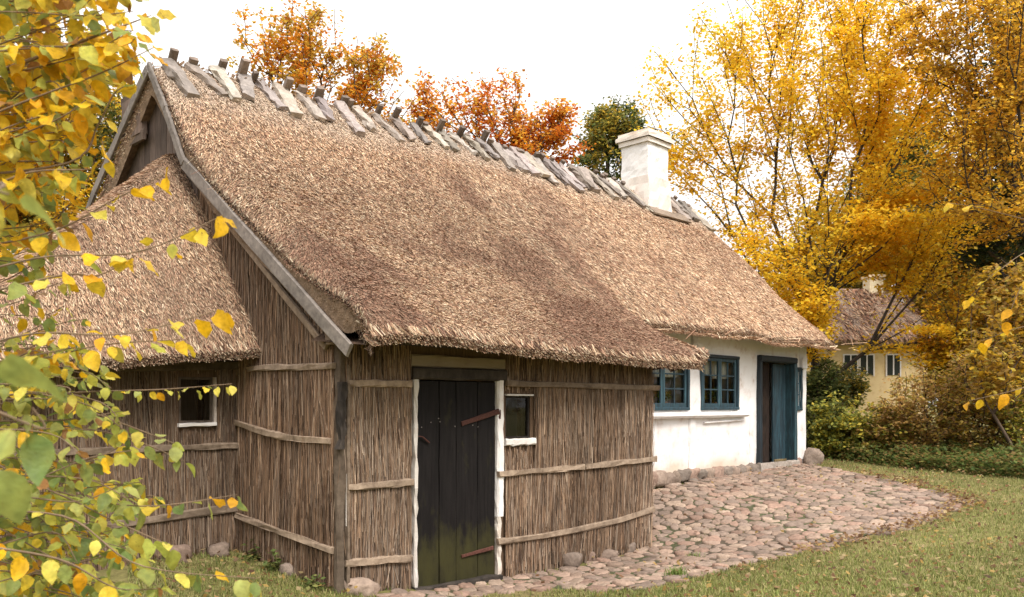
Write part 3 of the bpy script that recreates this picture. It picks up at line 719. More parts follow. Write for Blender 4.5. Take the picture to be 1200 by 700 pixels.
tone_a = lambda S, Z: np.ones((len(S), 3)) * ((0.5 + 0.7 * fbm(S * 1.5, Z * 0.8, 0, 61)) * (.6 + .8 * fbm(S * 7, Z * 1.1, 0, 66)))[:, None]
merge("reed", [reed_cover(15000, AO, AU, AN, 0, 2.29, lambda S: gz(1.95 + S, 8.0 + 0 * S), lambda S: 0 * S + 2.1, [(ah[0][0] - .01, ah[0][1] + .01, ah[0][2] - .05, ah[0][3] + .03)], tone_a),
               reed_cover(4000, np.array([1.95, 11.0, 0]), np.array([0, -1.0, 0]), np.array([-1.0, 0, 0]), 0, 2.94, lambda S: gz(1.95 + 0 * S, 11 - S), lambda S: 0 * S + 2.1, [])], M['reed'], awall)
batten(ap(0, 533), ap(278, 522), tone=0.85); batten(ap(30, 630), ap(280, 594), tone=0.8, w=.05, h=.075); batten(ap(0, 432), ap(278, 428), tone=0.5, w=.07, h=.09)
b = MB(); x0, x1 = w0[0], w1[0]; t = .025
for (xa, za, xb, zb) in ((x0, wz1 - t / 2, x1, wz1 - t / 2), (x0 + t / 2, wz0, x0 + t / 2, wz1), (x1 - t / 2, wz0, x1 - t / 2, wz1), (x0, wz0 + t / 2, x1, wz0 + t / 2)):
    b.beam((xa, 8.07, za), (xb, 8.073, zb), t, .03, up=AN, seg=3, jit=.001, col=(2.2, 2.1, 2.0))
aw = b.build("annex_window", M['dark_timber'], house)
obj("pane", [(x0, 8.08, wz0), (x1, 8.08, wz0), (x1, 8.08, wz1), (x0, 8.08, wz1)], [[0, 1, 2, 3]], M['glass'], aw)
b = MB(); b.beam((x0 - .03, 8.035, wz0 - .015), (x1 + .02, 8.035, wz0 - .012), .035, .06, up=AN, seg=5, jit=.003, col=(.9, .87, .84)); b.beam((x1 + .012, 8.04, wz0), (x1 + .012, 8.04, wz1), .025, .05, up=AN, seg=5, jit=.003, col=(.62, .55, .5)); b.build("window_sill", M['lime'], aw)

# --- white living end: wall in the plane Y = 7.3
WY = 7.3
WO = np.array([0, WY, 0]); WU = np.array([1.0, 0, 0]); WN = np.array([0, -1.0, 0])
wx = lambda px, py=480: float(on_y(px, py, WY)[0])
W1 = (9.95, wx(806), 1.52, 2.40); W2 = (wx(820.5), wx(864), 1.52, 2.41)
WD = (wx(886.5), wx(929), 0.44, 2.46); W3 = (wx(931.5), wx(938.5), 1.50, 2.30)
XW1 = wx(943)
def white_col(S, Z):
    d = smooth(0.80, 0.52, Z + (fbm(S * 3, Z * 3, 0, 71) - 0.5) * 0.35)[:, None]
    return np.ones((len(S), 3)) * (1 - d) + np.array([0.80, 0.68, 0.55]) * d
mb = MB(); wall_panel(mb, WO, WU, WN, 8.4, XW1, 0.58, 3.0, [W1, W2, (WD[0], WD[1], 0.58, WD[3]), W3], 0.3, 0.09, 0.022, white_col)
wall_panel(mb, np.array([XW1, 7.3, 0]), np.array([0, 1.0, 0]), np.array([1.0, 0, 0]), 0, 5.7, 0.3, 2.9, [], 0.25, 0.2, 0.02)
ys = np.linspace(7.3, 13.0, 30); V = np.concatenate([np.stack([0 * ys + XW1, ys, 0 * ys + 2.85], -1), np.stack([0 * ys + XW1, ys, np.maximum(roof_h(0 * ys + XW1 - .3, ys) - .3, 2.86)], -1)])
mb.add(V, [[i, i + 1, 31 + i, 30 + i] for i in range(29)])
wall_panel(mb, np.array([XW1, 13.0, 0]), np.array([-1.0, 0, 0]), np.array([0, 1.0, 0]), 0, XW1 - 4.3, 0.0, 3.0, [], 0.25, 0.4, 0.02)
white = mb.build("limewashed_wall", M['lime'], house, smooth_=False)
# room behind the wall
b = MB(); b.box((8.5, 7.7, 0.48), (XW1 - .3, 9.9, 0.52), (.14, .1, .07)); b.box((8.5, 9.9, 0.4), (XW1 - .3, 10.0, 3.0), (.34, .3, .25)); b.box((8.5, 7.62, 2.68), (XW1 - .3, 9.9, 2.74), (.2, .15, .1)); b.box((13.2, 7.62, .5), (13.28, 9.9, 2.68), (.34, .3, .25)); b.build("room_lining", M['clay'], house)
# sill ledge, pilasters and small ledges of the limewashed wall
b = MB(); b.beam((9.2, WY - .06, 1.44), (wx(871), WY - .06, 1.45), 0.14, 0.09, seg=16, jit=.0025, ch=.4); b.build("sill_ledge", M['lime'], house)
for px_ in (871,):
    pass
def lime_beam(p0, p1, w, h, name): b = MB(); b.beam(p0, p1, w, h, seg=10, jit=.0025, ch=.4, up=(0, -1, 0)); return b.build(name, M['lime'], house)
lime_beam((wx(810), WY - .01, .60), (wx(810), WY - .01, 1.38), .16, .06, "plaster_pilaster")
lime_beam((wx(880), WY - .005, .60), (wx(880), WY - .005, 1.5), .13, .05, "plaster_pilaster")
lime_beam((wx(940), WY + .02, .58), (wx(940), WY + .0, 2.75), .22, .12, "plaster_pilaster")
lime_beam((wx(815), WY - .03, 2.46), (wx(815), WY - .03, 2.72), .22, .12, "beam_end")
lime_beam((wx(938.5), WY - .05, 2.28), (wx(938.5), WY - .05, 2.48), .13, .14, "beam_end")
lime_beam((11.75, WY - .025, 1.32), (12.95, WY - .025, 1.35), .03, .05, "plaster_ledge")

def bar(b, x0, z0, x1, z1, w, y, th=.035, col=(1, 1, 1)): b.beam((x0, y, z0), (x1, y, z1), w, th, up=(0, -1, 0), seg=4, jit=.0015, col=col)
def sash(Wd, name="casement_window", leaves=2, cols=2, rows=3, label=None):
    x0, x1, z0, z1 = Wd; f = .05; b = MB(); y = WY - .005
    bar(b, x0, z1 - f / 2, x1, z1 - f / 2, f, y, .09, (.45, .4, .42)); bar(b, x0, z0 + f / 2, x1, z0 + f / 2, f, y, .08)
    bar(b, x0 + f / 2, z0 + f, x0 + f / 2, z1 - f, f, y, .08); bar(b, x1 - f / 2, z0 + f, x1 - f / 2, z1 - f, f, y, .08)
    w = b.build(name, M['blue'], house)
    if label: w["label"] = label
    xs_ = np.linspace(x0 + f, x1 - f, leaves + 1)
    for i in range(leaves):
        a, c = xs_[i] + .004, xs_[i + 1] - .004; s = .052 if leaves > 1 else .035; b = MB(); y2 = WY + .004
        bar(b, a, z1 - f - s / 2, c, z1 - f - s / 2, s, y2); bar(b, a, z0 + f + s / 2, c, z0 + f + s / 2, s * 1.3, y2)
        bar(b, a + s / 2, z0 + f, a + s / 2, z1 - f, s, y2 - .003, col=(1.35, 1.35, 1.3)); bar(b, c - s / 2, z0 + f, c - s / 2, z1 - f, s, y2 - .003, col=(1.35, 1.35, 1.3))
        for k in range(1, cols): xx = a + s + (c - a - 2 * s) * k / cols; bar(b, xx, z0 + f + s, xx, z1 - f - s, .022, y2, .025)
        for k in range(1, rows): zz = z0 + f + s + (z1 - z0 - 2 * f - 2 * s) * k / rows; bar(b, a + s, zz, c - s, zz, .022, y2 + .003, .025)
        b.build("sash", M['blue'], w)
        obj("pane", [(a + .02, WY + .022, z0 + f), (c - .02, WY + .022, z0 + f), (c - .02, WY + .022, z1 - f), (a + .02, WY + .022, z1 - f)], [[0, 1, 2, 3]], M['glass'], w)
        # half drawn curtain
        if cols > 1:
            n = 30; xx = np.linspace(a, a + (c - a) * (1.0), n); zz = np.array([z1 - .03, z1 - (z1 - z0) * (.36 + .06 * i)])
            V = np.array([(xq, WY + .15 + .012 * math.sin(xq * 70), zq) for zq in zz for xq in xx])
            obj("curtain", V, [[k, k + 1, n + k + 1, n + k] for k in range(n - 1)], M['cloth'], w, cols=np.full((len(V), 3), 1.0) * np.array([.62, .58, .5]), smooth_=True)
    return w
sash(W1, label="blue casement window half hidden behind the reed end"); sash(W2, label="blue casement window beside the open door")
sash(W3, leaves=1, cols=1, rows=3, label="narrow blue window right of the door")
# door of the living end: open left leaf, blue right leaf, deep frame
x0, x1, z0, z1 = WD
b = MB(); bar(b, x0, z1 - .05, x1, z1 - .05, .11, WY - .04, .12, (.28, .26, .3)); fr_ = b
bar(b, x0 + .04, z0, x0 + .04, z1 - .105, .08, WY - .03, .10, (.35, .32, .36)); b.beam((x1 - .045, WY + .02, z0), (x1 - .045, WY + .02, z1 - .105), .09, .24, up=(0, -1, 0), seg=6, jit=.002, col=(1.2, 1.25, 1.15))
frame = b.build("door_frame", M['blue'], house)
xm = float(on_y(905, 480, WY + .12)[0]); xr = float(on_y(923, 480, WY + .12)[0])
b = MB()
for i, (a, c) in enumerate(zip(np.linspace(xm, xr, 5), np.linspace(xm, xr, 5)[1:])):
    b.beam(((a + c) / 2, WY + .12, z0 + .03), ((a + c) / 2, WY + .12, z1 - .12), c - a - .005, .035, up=(0, -1, 0), seg=8, jit=.0015, col=(.85 + .15 * (i % 2),) * 3)
leaf_ = b.build("plank_door", M['blue'], house); leaf_["label"] = "blue plank door leaf with worn streaky paint"
b = MB(); bar(b, xm + .02, z0 + .10, xr - .02, z0 + .10, .16, WY + .09, .03, (1.0, .95, .62)); b.build("kick_board", M['timber'], leaf_)
b = MB()
for i in range(4):
    a = x0 - .02; c = xm - .015; w_ = (c - a) / 4; b.beam((a + w_ * (i + .5), WY + .19, z0 + .03), (a + w_ * (i + .5), WY + .19, z1 - .10), w_ - .006, .035, up=(0, -1, 0), seg=4, jit=.0015, col=(.62, .5, .46))
b.build("plank_door", M['dark_timber'], house)["label"] = "dark brown door leaf set back left of the blue leaf"
b = MB(); b.beam((x0 - .05, WY - .08, z0 - .02), (x1 + .06, WY - .08, z0 - .02), .10, .36, seg=8, jit=.012, col=(.36, .31, .27)); b.build("door_step", M['stone'], house)

# --- chimney
ch = MB()
cx0, cx1, cy0, cy1 = 13.27, 13.98, 9.42, 10.08; tz = 6.60
def block(mb, x0, x1, y0, y1, z0, z1, n=9, a=.012, fl=0.0, col=(1, 1, 1)):
    zs = np.linspace(z0, z1, n); per = []
    m = 6
    for k, z in enumerate(zs):
        e = fl * (1 - k / (n - 1)) ** 1.5
        pts = [(x0 - e + (x1 - x0 + 2 * e) * i / m, y0 - e) for i in range(m)] + [(x1 + e, y0 - e + (y1 - y0 + 2 * e) * i / m) for i in range(m)] + \
              [(x1 + e - (x1 - x0 + 2 * e) * i / m, y1 + e) for i in range(m)] + [(x0 - e, y1 + e - (y1 - y0 + 2 * e) * i / m) for i in range(m)]
        per.append([(p[0] + rng.normal(0, a * .5), p[1] + rng.normal(0, a * .5), z) for p in pts])
    V = np.array(per).reshape(-1, 3); q = 4 * m
    F = [[k * q + i, k * q + (i + 1) % q, (k + 1) * q + (i + 1) % q, (k + 1) * q + i] for k in range(n - 1) for i in range(q)]
    F.append([(n - 1) * q + i for i in range(q)]); mb.add(V, F, col)
block(ch, cx0, cx1, cy0, cy1, 4.9, 5.95, 8, .022, .09, (.93, .86, .80)); block(ch, cx0 + .02, cx1 - .02, cy0 + .02, cy1 - .02, 5.93, tz, 9, .010)
chim = ch.build("chimney", M['lime'], roof)
cp = MB(); block(cp, cx0 - .02, cx1 + .02, cy0 - .02, cy1 + .02, tz - .02, tz + .07, 3, .008, 0, (.95, .9, .84)); block(cp, cx0 - .06, cx1 + .06, cy0 - .06, cy1 + .06, tz + .072, tz + .15, 3, .008, 0, (.95, .88, .8)); block(cp, cx0 - .03, cx1 + .03, cy0 - .03, cy1 + .03, tz + .152, tz + .22, 3, .008, 0, (.95, .85, .75))
cp.build("chimney_cap", M['lime'], chim)
b = MB(); b.beam((13.1, 9.22, float(roof_h(np.array(13.1), np.array(9.22))) + .07), (14.3, 9.20, float(roof_h(np.array(14.3), np.array(9.2))) + .07), .2, .035, up=(0, -.7, .7), seg=5, jit=.006, col=(.7, .6, .5)); b.build("ridge_board", M['pale_timber'], roof)

# ------------------------------------------------------------------ stones
import bmesh
_bm = bmesh.new(); bmesh.ops.create_icosphere(_bm, subdivisions=3, radius=1.0)
ICO_V = np.array([v.co[:] for v in _bm.verts]); ICO_F = [[v.index for v in f.verts] for f in _bm.faces]; _bm.free()
def rock_verts(c, r, seed, flat=0.75, rot=0.0):
    V = ICO_V.copy()
    V = np.sign(V) * np.abs(V) ** flat
    n = fbm(V[:, 0] * 1.3 + seed * 7.1, V[:, 1] * 1.3, V[:, 2] * 1.3, 80, 3)
    V = V * (0.55 + 0.9 * n)[:, None] * np.asarray(r)
    ca, sa = math.cos(rot), math.sin(rot)
    V = np.stack([V[:, 0] * ca - V[:, 1] * sa, V[:, 0] * sa + V[:, 1] * ca, V[:, 2]], -1)
    return V + np.asarray(c)
STONE = [(.30, .225, .18), (.235, .195, .17), (.33, .245, .20), (.20, .165, .145), (.30, .19, .15), (.37, .30, .24)]
# foundation of the white end (one mesh of laid stones)
b = MB(); x = 9.6; k = 0
while x < WD[0] - .05:
    w = rng.uniform(.12, .34); b.add(rock_verts((x + w / 2, WY + .05, .50 + rng.uniform(-.02, .02)), (w * .60, .15, rng.uniform(.09, .13)), k, .55), ICO_F, (np.array(STONE[rng.integers(6)]) * .6 + np.array([.24, .19, .145]) * .4) * rng.uniform(.7, 1.15))
    if rng.random() < .7: b.add(rock_verts((x + w / 2 + .05, WY + .02, .37 + rng.uniform(-.02, .02)), (w * .62, .17, rng.uniform(.07, .11)), k + 50, .55), ICO_F, (np.array(STONE[rng.integers(6)]) * .6 + np.array([.24, .19, .145]) * .4) * rng.uniform(.7, 1.15))
    x += w * .92; k += 1
b.build("foundation", M['stone'], house, smooth_=True)
b = MB(); x = WD[1]
while x < XW1 - .1:
    b.add(rock_verts((x + .1, WY + .06, .50), (.13, .14, .12), k, .7), ICO_F, np.array(STONE[rng.integers(6)]) * .8); x += .2; k += 1
b.build("foundation", M['stone'], house, smooth_=True)

# loose field stones
def stone(px, py, r, label, seed, col=1.0, dz=0.3, loc=None):
    p = on_ground(px, py) if loc is None else np.array(loc, float)
    p[2] = float(gz(p[0], p[1])); r = tuple(np.array(r) * (.82 if label.find('corner of the white') < 0 else .9))
    V = rock_verts((p[0], p[1], p[2] + r[2] * dz), r, seed, .75, rng.uniform(-.4, .4) - .7)
    o = obj("fieldstone", V, ICO_F, M['stone'], None, p, np.full((len(V), 3), 1.0) * (np.array(STONE[seed % 6]) * .4 + np.array([.29, .215, .165]) * .6) * col, True)
    props(o, label, "stone", "loose fieldstones along the house walls")
stone(0, 0, (.20, .17, .21), "pale rounded boulder at the right corner of the white wall", 3, 1.0, .5, loc=(XW1 - .02, 7.13, 0))
stone(420, 694, (.20, .13, .12), "flat tan stone at the foot of the reed corner post", 0, 1.1)
stone(342, 672, (.14, .10, .10), "stone lying below the bottom batten of the gable wall", 1, .9)
stone(668, 664, (.17, .12, .13), "larger grey stone against the foot of the reed wall right of the black door", 9, .75, .45)
stone(690, 658, (.10, .08, .10), "small brown stone just right of the larger grey stone at the reed wall", 4, .7, .45)
stone(712, 655, (.16, .09, .09), "low flat stone at the foot of the reed wall below the curved batten", 2, .7, .4)
stone(736, 648, (.10, .08, .11), "upright grey stone near the right end of the reed wall", 7, .7, .5)
stone(0, 0, (.15, .12, .14), "rounded brown stone under the annex wall below the window", 10, .75, .4, loc=(3.55, 7.9, 0))
stone(0, 0, (.13, .1, .1), "smaller brown stone left of the gable corner at the annex wall", 6, .7, .4, loc=(3.95, 7.9, 0))

# ------------------------------------------------------------------ cobbled yard
edge_px = [(560, 700), (610, 694), (700, 693), (760, 690), (800, 682), (865, 664), (930, 652), (1010, 634), (1080, 616), (1128, 596), (1136, 588), (1100, 578), (1060, 567), (1010, 557), (960, 548)]
poly = [on_ground(*p)[:2] for p in edge_px] + [np.array(q) for q in ((15.35, 7.2), (9.0, 7.25), (8.5, 6.1), (8.42, 5.93), (6.0, 6.1), (4.6, 6.2), (4.4, 5.9), (4.75, 5.2))]
poly = np.array(poly)
def inside(P, poly):
    x, y = P[:, 0], P[:, 1]; r = np.zeros(len(P), bool); j = len(poly) - 1
    for i in range(len(poly)):
        xi, yi, xj, yj = *poly[i], *poly[j]
        r ^= ((yi > y) != (yj > y)) & (x < (xj - xi) * (y - yi) / (yj - yi + 1e-12) + xi); j = i
    return r
sp = 0.168
gx_, gy_ = np.meshgrid(np.arange(4, 16, sp), np.arange(2, 8, sp * .9), indexing='ij')
gx_ = gx_ + (np.arange(gx_.shape[1]) % 2)[None] * sp / 2
S0 = np.stack([gx_.ravel(), gy_.ravel()], -1) + rng.normal(0, sp * .26, (gx_.size, 2))
S0 = S0[rng.random(len(S0)) > .10]
own = inside(S0, poly)
wob = (fbm(S0[:, 0] * 2.2, S0[:, 1] * 2.2, 0, 91) - .5) * .4
mb = MB()
def clip(pg, p, q):
    mid = (p + q) / 2; n = q - p; out = []
    for i in range(len(pg)):
        a, c = pg[i], pg[(i + 1) % len(pg)]; da, dc = np.dot(a - mid, n), np.dot(c - mid, n)
        if da <= 0: out.append(a)
        if da * dc < 0: out.append(a + (c - a) * da / (da - dc))
    return out
for i in np.nonzero(own)[0]:
    p = S0[i]; d = np.linalg.norm(S0 - p, axis=1); nb = np.argsort(d)[1:13]
    pg = [p + .165 * np.array([math.cos(t), math.sin(t)]) for t in np.linspace(0, 2 * math.pi, 12, endpoint=False)]
    for k in nb: pg = clip(pg, p, S0[k])
    pg = np.array(pg)
    if len(pg) < 4: continue
    for _ in range(1): pg = np.stack([.75 * pg + .25 * np.roll(pg, -1, 0), .25 * pg + .75 * np.roll(pg, -1, 0)], 1).reshape(-1, 2)
    c = pg.mean(0); a = np.linspace(0, 2 * math.pi, 16, endpoint=False)
    ang = np.arctan2(*(pg - c).T[::-1]); rad = np.linalg.norm(pg - c, axis=1); od = np.argsort(ang)
    r = np.interp(a, ang[od], rad[od], period=2 * math.pi) * rng.uniform(.88, 1.0) * (1 + rng.normal(0, .035, 16))
    g0 = float(gz(*c)); hgt = rng.uniform(.016, .036) * (1.0 if rng.random() > .12 else 1.35)
    tx, ty = rng.normal(0, .075, 2); gx1 = float(gz(c[0] + .1, c[1]) - g0) / .1 + tx; gy1 = float(gz(c[0], c[1] + .1) - g0) / .1 + ty
    V = []
    for sc_, hh in ((1.0, -.2), (1.0, .2), (.95, .66), (.84, .90), (.5, .98)):
        xy = np.stack([np.cos(a), np.sin(a)], -1) * (r * sc_)[:, None]
        V.append(np.column_stack([c + xy, g0 + xy @ np.array([gx1, gy1]) + hgt * hh + rng.normal(0, .002, 16)]))
    V = np.concatenate(V + [np.array([[c[0], c[1], g0 + hgt]])])
    F = [[k * 16 + j, k * 16 + (j + 1) % 16, (k + 1) * 16 + (j + 1) % 16, (k + 1) * 16 + j] for k in range(4) for j in range(16)] + [[64 + j, 64 + (j + 1) % 16, 80] for j in range(16)]
    mb.add(V, F, (np.array(STONE[rng.integers(6)]) * .5 + np.array([.305, .23, .185]) * .5) * rng.uniform(.68, 1.15) * np.array([1.0, .94, .89]))
# earth bed between the stones
bx_, by_ = np.meshgrid(np.arange(4, 16.2, .15), np.arange(2, 8, .15), indexing='ij')
bi = inside(np.stack([bx_.ravel(), by_.ravel()], -1), poly); keepf = [f for f in grid_faces(*bx_.shape).tolist() if bi[f].all()]
mb.add(np.stack([bx_, by_, gz(bx_, by_) + .012], -1).reshape(-1, 3), [f[::-1] for f in keepf], np.array([.085, .065, .045]) + (np.array([.072, .076, .036]) - np.array([.085, .065, .045])) * smooth(.5, .62, fbm(bx_.ravel() * 1.3, by_.ravel() * 1.3, 0, 95))[:, None])
mb.build("cobbled_yard", M['stone'], None, (9, 5.5, 0), True)["kind"] = "structure"

# ------------------------------------------------------------------ grass, fallen leaves
HOUSE_FOOT = np.array([(4.2, 6.3), (8.45, 5.9), (8.5, 7.3), (15.4, 7.3), (15.4, 13), (1.9, 13), (1.9, 8.1), (4.2, 8.1)])
def scatter(n, dmin, dmax, pmin, pmax, power=1.0):
    d = dmin + (dmax - dmin) * rng.random(n) ** power; px = rng.uniform(pmin, pmax, n)
    P = EYE[:2] + d[:, None] * (FWD[:2] + ((px - CXP) / FOC)[:, None] * RGT[:2]); return P
def blades(P, h=(.025, .06), w=(.005, .009), pal=((.17, .20, .05), (.25, .27, .075), (.31, .30, .11), (.13, .17, .04), (.34, .29, .13))):
    n = len(P); B = np.column_stack([P, gz(P[:, 0], P[:, 1]) - .008 + (fbm(P[:, 0] * 1.2, P[:, 1] * 1.2, 0, 3) - 0.5) * 0.05])
    az = rng.uniform(0, 2 * np.pi, n); D = np.stack([np.cos(az), np.sin(az), 0 * az], -1); S = np.stack([-np.sin(az), np.cos(az), 0 * az], -1)
    H = rng.uniform(*h, n)[:, None]; Wd = rng.uniform(*w, n)[:, None] / 2; k = rng.uniform(.2, .9, n)[:, None]
    m_ = B + np.array([0, 0, 1.]) * H * .6 + D * H * k * .3; t_ = B + np.array([0, 0, 1.]) * H + D * H * k
    Q = np.stack([B - S * Wd, B + S * Wd, m_ + S * Wd * .8, m_ - S * Wd * .8], 1); Q2 = np.stack([m_ - S * Wd * .8, m_ + S * Wd * .8, t_ + S * Wd * .1, t_ - S * Wd * .1], 1)
    pt = fbm(P[:, 0] * .9, P[:, 1] * .9, 0, 101)[:, None]
    c = pick(pal, n) * rng.uniform(.7, 1.3, (n, 1)) * (.65 + .7 * pt)
    return np.concatenate([Q, Q2]), np.concatenate([c, c])
P = np.concatenate([scatter(105000, 6.0, 18, 640, 1330, 1.25), scatter(34000, 4.5, 18, 1290, 2100, 1.0), scatter(26000, 4.5, 9.5, 150, 480), scatter(30000, 2.5, 9, 450, 1400)])
P = P[~inside(P, HOUSE_FOOT)]; ins = inside(P, poly)
edge_ok = ins & (fbm(P[:, 0] * 2.5, P[:, 1] * 2.5, 0, 105) > .68)
P = P[(~ins) | (edge_ok & (rng.random(len(P)) < .35))]
Q, C = blades(P); V, F = quads(Q)
props(obj("lawn_grass", V, F, M['grass'], None, (9, 3, 0), np.repeat(C, 4, 0)), "short olive lawn grass bordering the cobbled yard", "grass", None, "stuff")
def flat_leaves(P, size, pal, lift=(.0, .035), curl=.5):
    n = len(P); B = np.column_stack([P, gz(P[:, 0], P[:, 1]) + .025 + rng.uniform(*lift, n)])
    az = rng.uniform(0, 6.28, n); D = unit(np.stack([np.cos(az), np.sin(az), rng.normal(0, curl, n)], -1)); S = unit(np.cross(D, unit(np.stack([rng.normal(0, .4, n), rng.normal(0, .4, n), np.ones(n)], -1))))
    L = rng.uniform(*size, n)[:, None]; W = L * .38
    return np.stack([B - D * L / 2, B + S * W - D * L * .05, B + D * L / 2, B - S * W - D * L * .05], 1), pick(pal, n) * rng.uniform(.6, 1.2, (n, 1))
BROWN = [(.26, .14, .07), (.36, .22, .11), (.18, .10, .06), (.45, .30, .10), (.5, .38, .2)]
P1 = scatter(5200, 5.5, 17, 700, 1500, 1.0); P1 = P1[~inside(P1, poly) & ~inside(P1, HOUSE_FOOT)]
bd = []
for a, c in zip(poly[6:13], poly[7:14]):
    t = rng.random((150, 1)); bd.append(a + (c - a) * t + rng.normal(0, .13, (150, 2)))
P2 = np.concatenate([scatter(500, 6, 15, 600, 1130), scatter(500, 5, 9, 180, 420)] + bd); P2 = P2[~inside(P2, HOUSE_FOOT)]
q1, c1 = flat_leaves(P1, (.03, .07), BROWN); q2, c2 = flat_leaves(P2, (.03, .07), BROWN, (.03, .06))
V, F = quads(np.concatenate([q1, q2])); props(obj("fallen_leaves", V, F, M['leaf'], None, (9, 3, 0), np.repeat(np.concatenate([c1, c2]), 4, 0)), "brown and yellow leaves strewn over lawn and cobble edge", "leaves", None, "stuff")

# ------------------------------------------------------------------ trees
def tubes(nodes, par, rad, sides=5, col=(.09, .07, .055)):
    ch_ = np.nonzero(par >= 0)[0]; a, c = nodes[par[ch_]], nodes[ch_]
    r1 = rad[ch_]; r0 = np.minimum(rad[par[ch_]], r1 * 1.5)
    d = unit(c - a); ref = np.where(np.abs(d[:, 2:]) < .9, np.array([0, 0, 1.]), np.array([1., 0, 0])); s = unit(np.cross(d, ref)); t = np.cross(s, d)
    an = np.linspace(0, 2 * np.pi, sides, endpoint=False)
    ring = s[:, None] * np.cos(an)[None, :, None] + t[:, None] * np.sin(an)[None, :, None]
    V = np.concatenate([a[:, None] - (d * r0[:, None] * .3)[:, None] + ring * r0[:, None, None], c[:, None] + ring * r1[:, None, None]], 1)
    n = len(ch_); base = (np.arange(n) * 2 * sides)[:, None, None]; j = np.arange(sides)
    f = np.stack([j, (j + 1) % sides, sides + (j + 1) % sides, sides + j], -1)[None] + base
    return V.reshape(-1, 3), f.reshape(-1, 4)
def grow(base, trunk, pts, bf=.5):
    """nodes of a tree: a trunk polyline, then every point joined where the way to the root stays short"""
    nodes = [np.asarray(base, float)]; par = [-1]; plen = [0.0]
    for p in trunk: plen.append(plen[-1] + np.linalg.norm(p - nodes[-1])); par.append(len(nodes) - 1); nodes.append(np.asarray(p, float))
    n0 = max(1, len(nodes) - 3)
    nt_ = len(pts) + len(nodes); ND = np.zeros((nt_, 3)); ND[:len(nodes)] = nodes; PL_ = np.zeros(nt_); PL_[:len(nodes)] = plen; k = len(nodes)
    od = np.argsort(np.linalg.norm(pts - nodes[-1], axis=1)); PAR = par + [0] * len(pts)
    for i in od:
        p = pts[i]; d = np.linalg.norm(ND[n0:k] - p, axis=1); j = n0 + int(np.argmin(d + bf * PL_[n0:k]))
        ND[k] = p; PAR[k] = j; PL_[k] = PL_[j] + np.linalg.norm(p - ND[j]); k += 1
    PAR = np.array(PAR)
    # relax inner nodes a little so that limbs run smoothly
    for _ in range(3):
        kids = np.zeros((nt_, 3)); cnt = np.zeros(nt_); m_ = PAR >= 0
        np.add.at(kids, PAR[m_], ND[m_]); np.add.at(cnt, PAR[m_], 1)
        inn = (cnt > 0) & (np.arange(nt_) > len(nodes)); avg = kids[inn] / cnt[inn][:, None]
        ND[inn] = ND[inn] * .5 + .25 * avg + .25 * ND[PAR[inn]]
    return ND, PAR
def radii(PAR, tip, e=2.3):
    r = np.zeros(len(PAR)); cnt = np.zeros(len(PAR))
    for i in range(len(PAR) - 1, 0, -1):
        if r[i] == 0: r[i] = tip ** e
        r[PAR[i]] += r[i]
    return r ** (1 / e)
def leaf_quads(P, size, droop=.3, flat=.5):
    n = len(P); az = rng.uniform(0, 6.283, n); D = unit(np.stack([np.cos(az), np.sin(az), rng.normal(-droop, .45, n)], -1))
    up = unit(np.stack([rng.normal(0, 1 - flat, n), rng.normal(0, 1 - flat, n), np.ones(n)], -1)); S = unit(np.cross(D, up))
    L = rng.uniform(*size, n)[:, None]; W = L * rng.uniform(.28, .42, n)[:, None]
    return np.stack([P, P + D * L * .5 + S * W, P + D * L, P + D * L * .5 - S * W], 1)
def blob_points(blobs, n):
    """points in a union of ellipsoids given as (px, py, depth, rx, ry in pixels, depth radius in m, weight)"""
    w = np.array([b[6] for b in blobs], float); w /= w.sum(); out = []
    for b, k in zip(blobs, rng.multinomial(n, w)):
        v = unit(rng.normal(0, 1, (k, 3))) * rng.random((k, 1)) ** .42
        c = at(b[0], b[1], b[2]); s = b[2] / FOC
        out.append(c + v[:, :1] * b[3] * s * RGT + v[:, 1:2] * b[4] * s * np.array([0, 0, 1.]) + v[:, 2:] * b[5] * FWD)
    return np.concatenate(out)
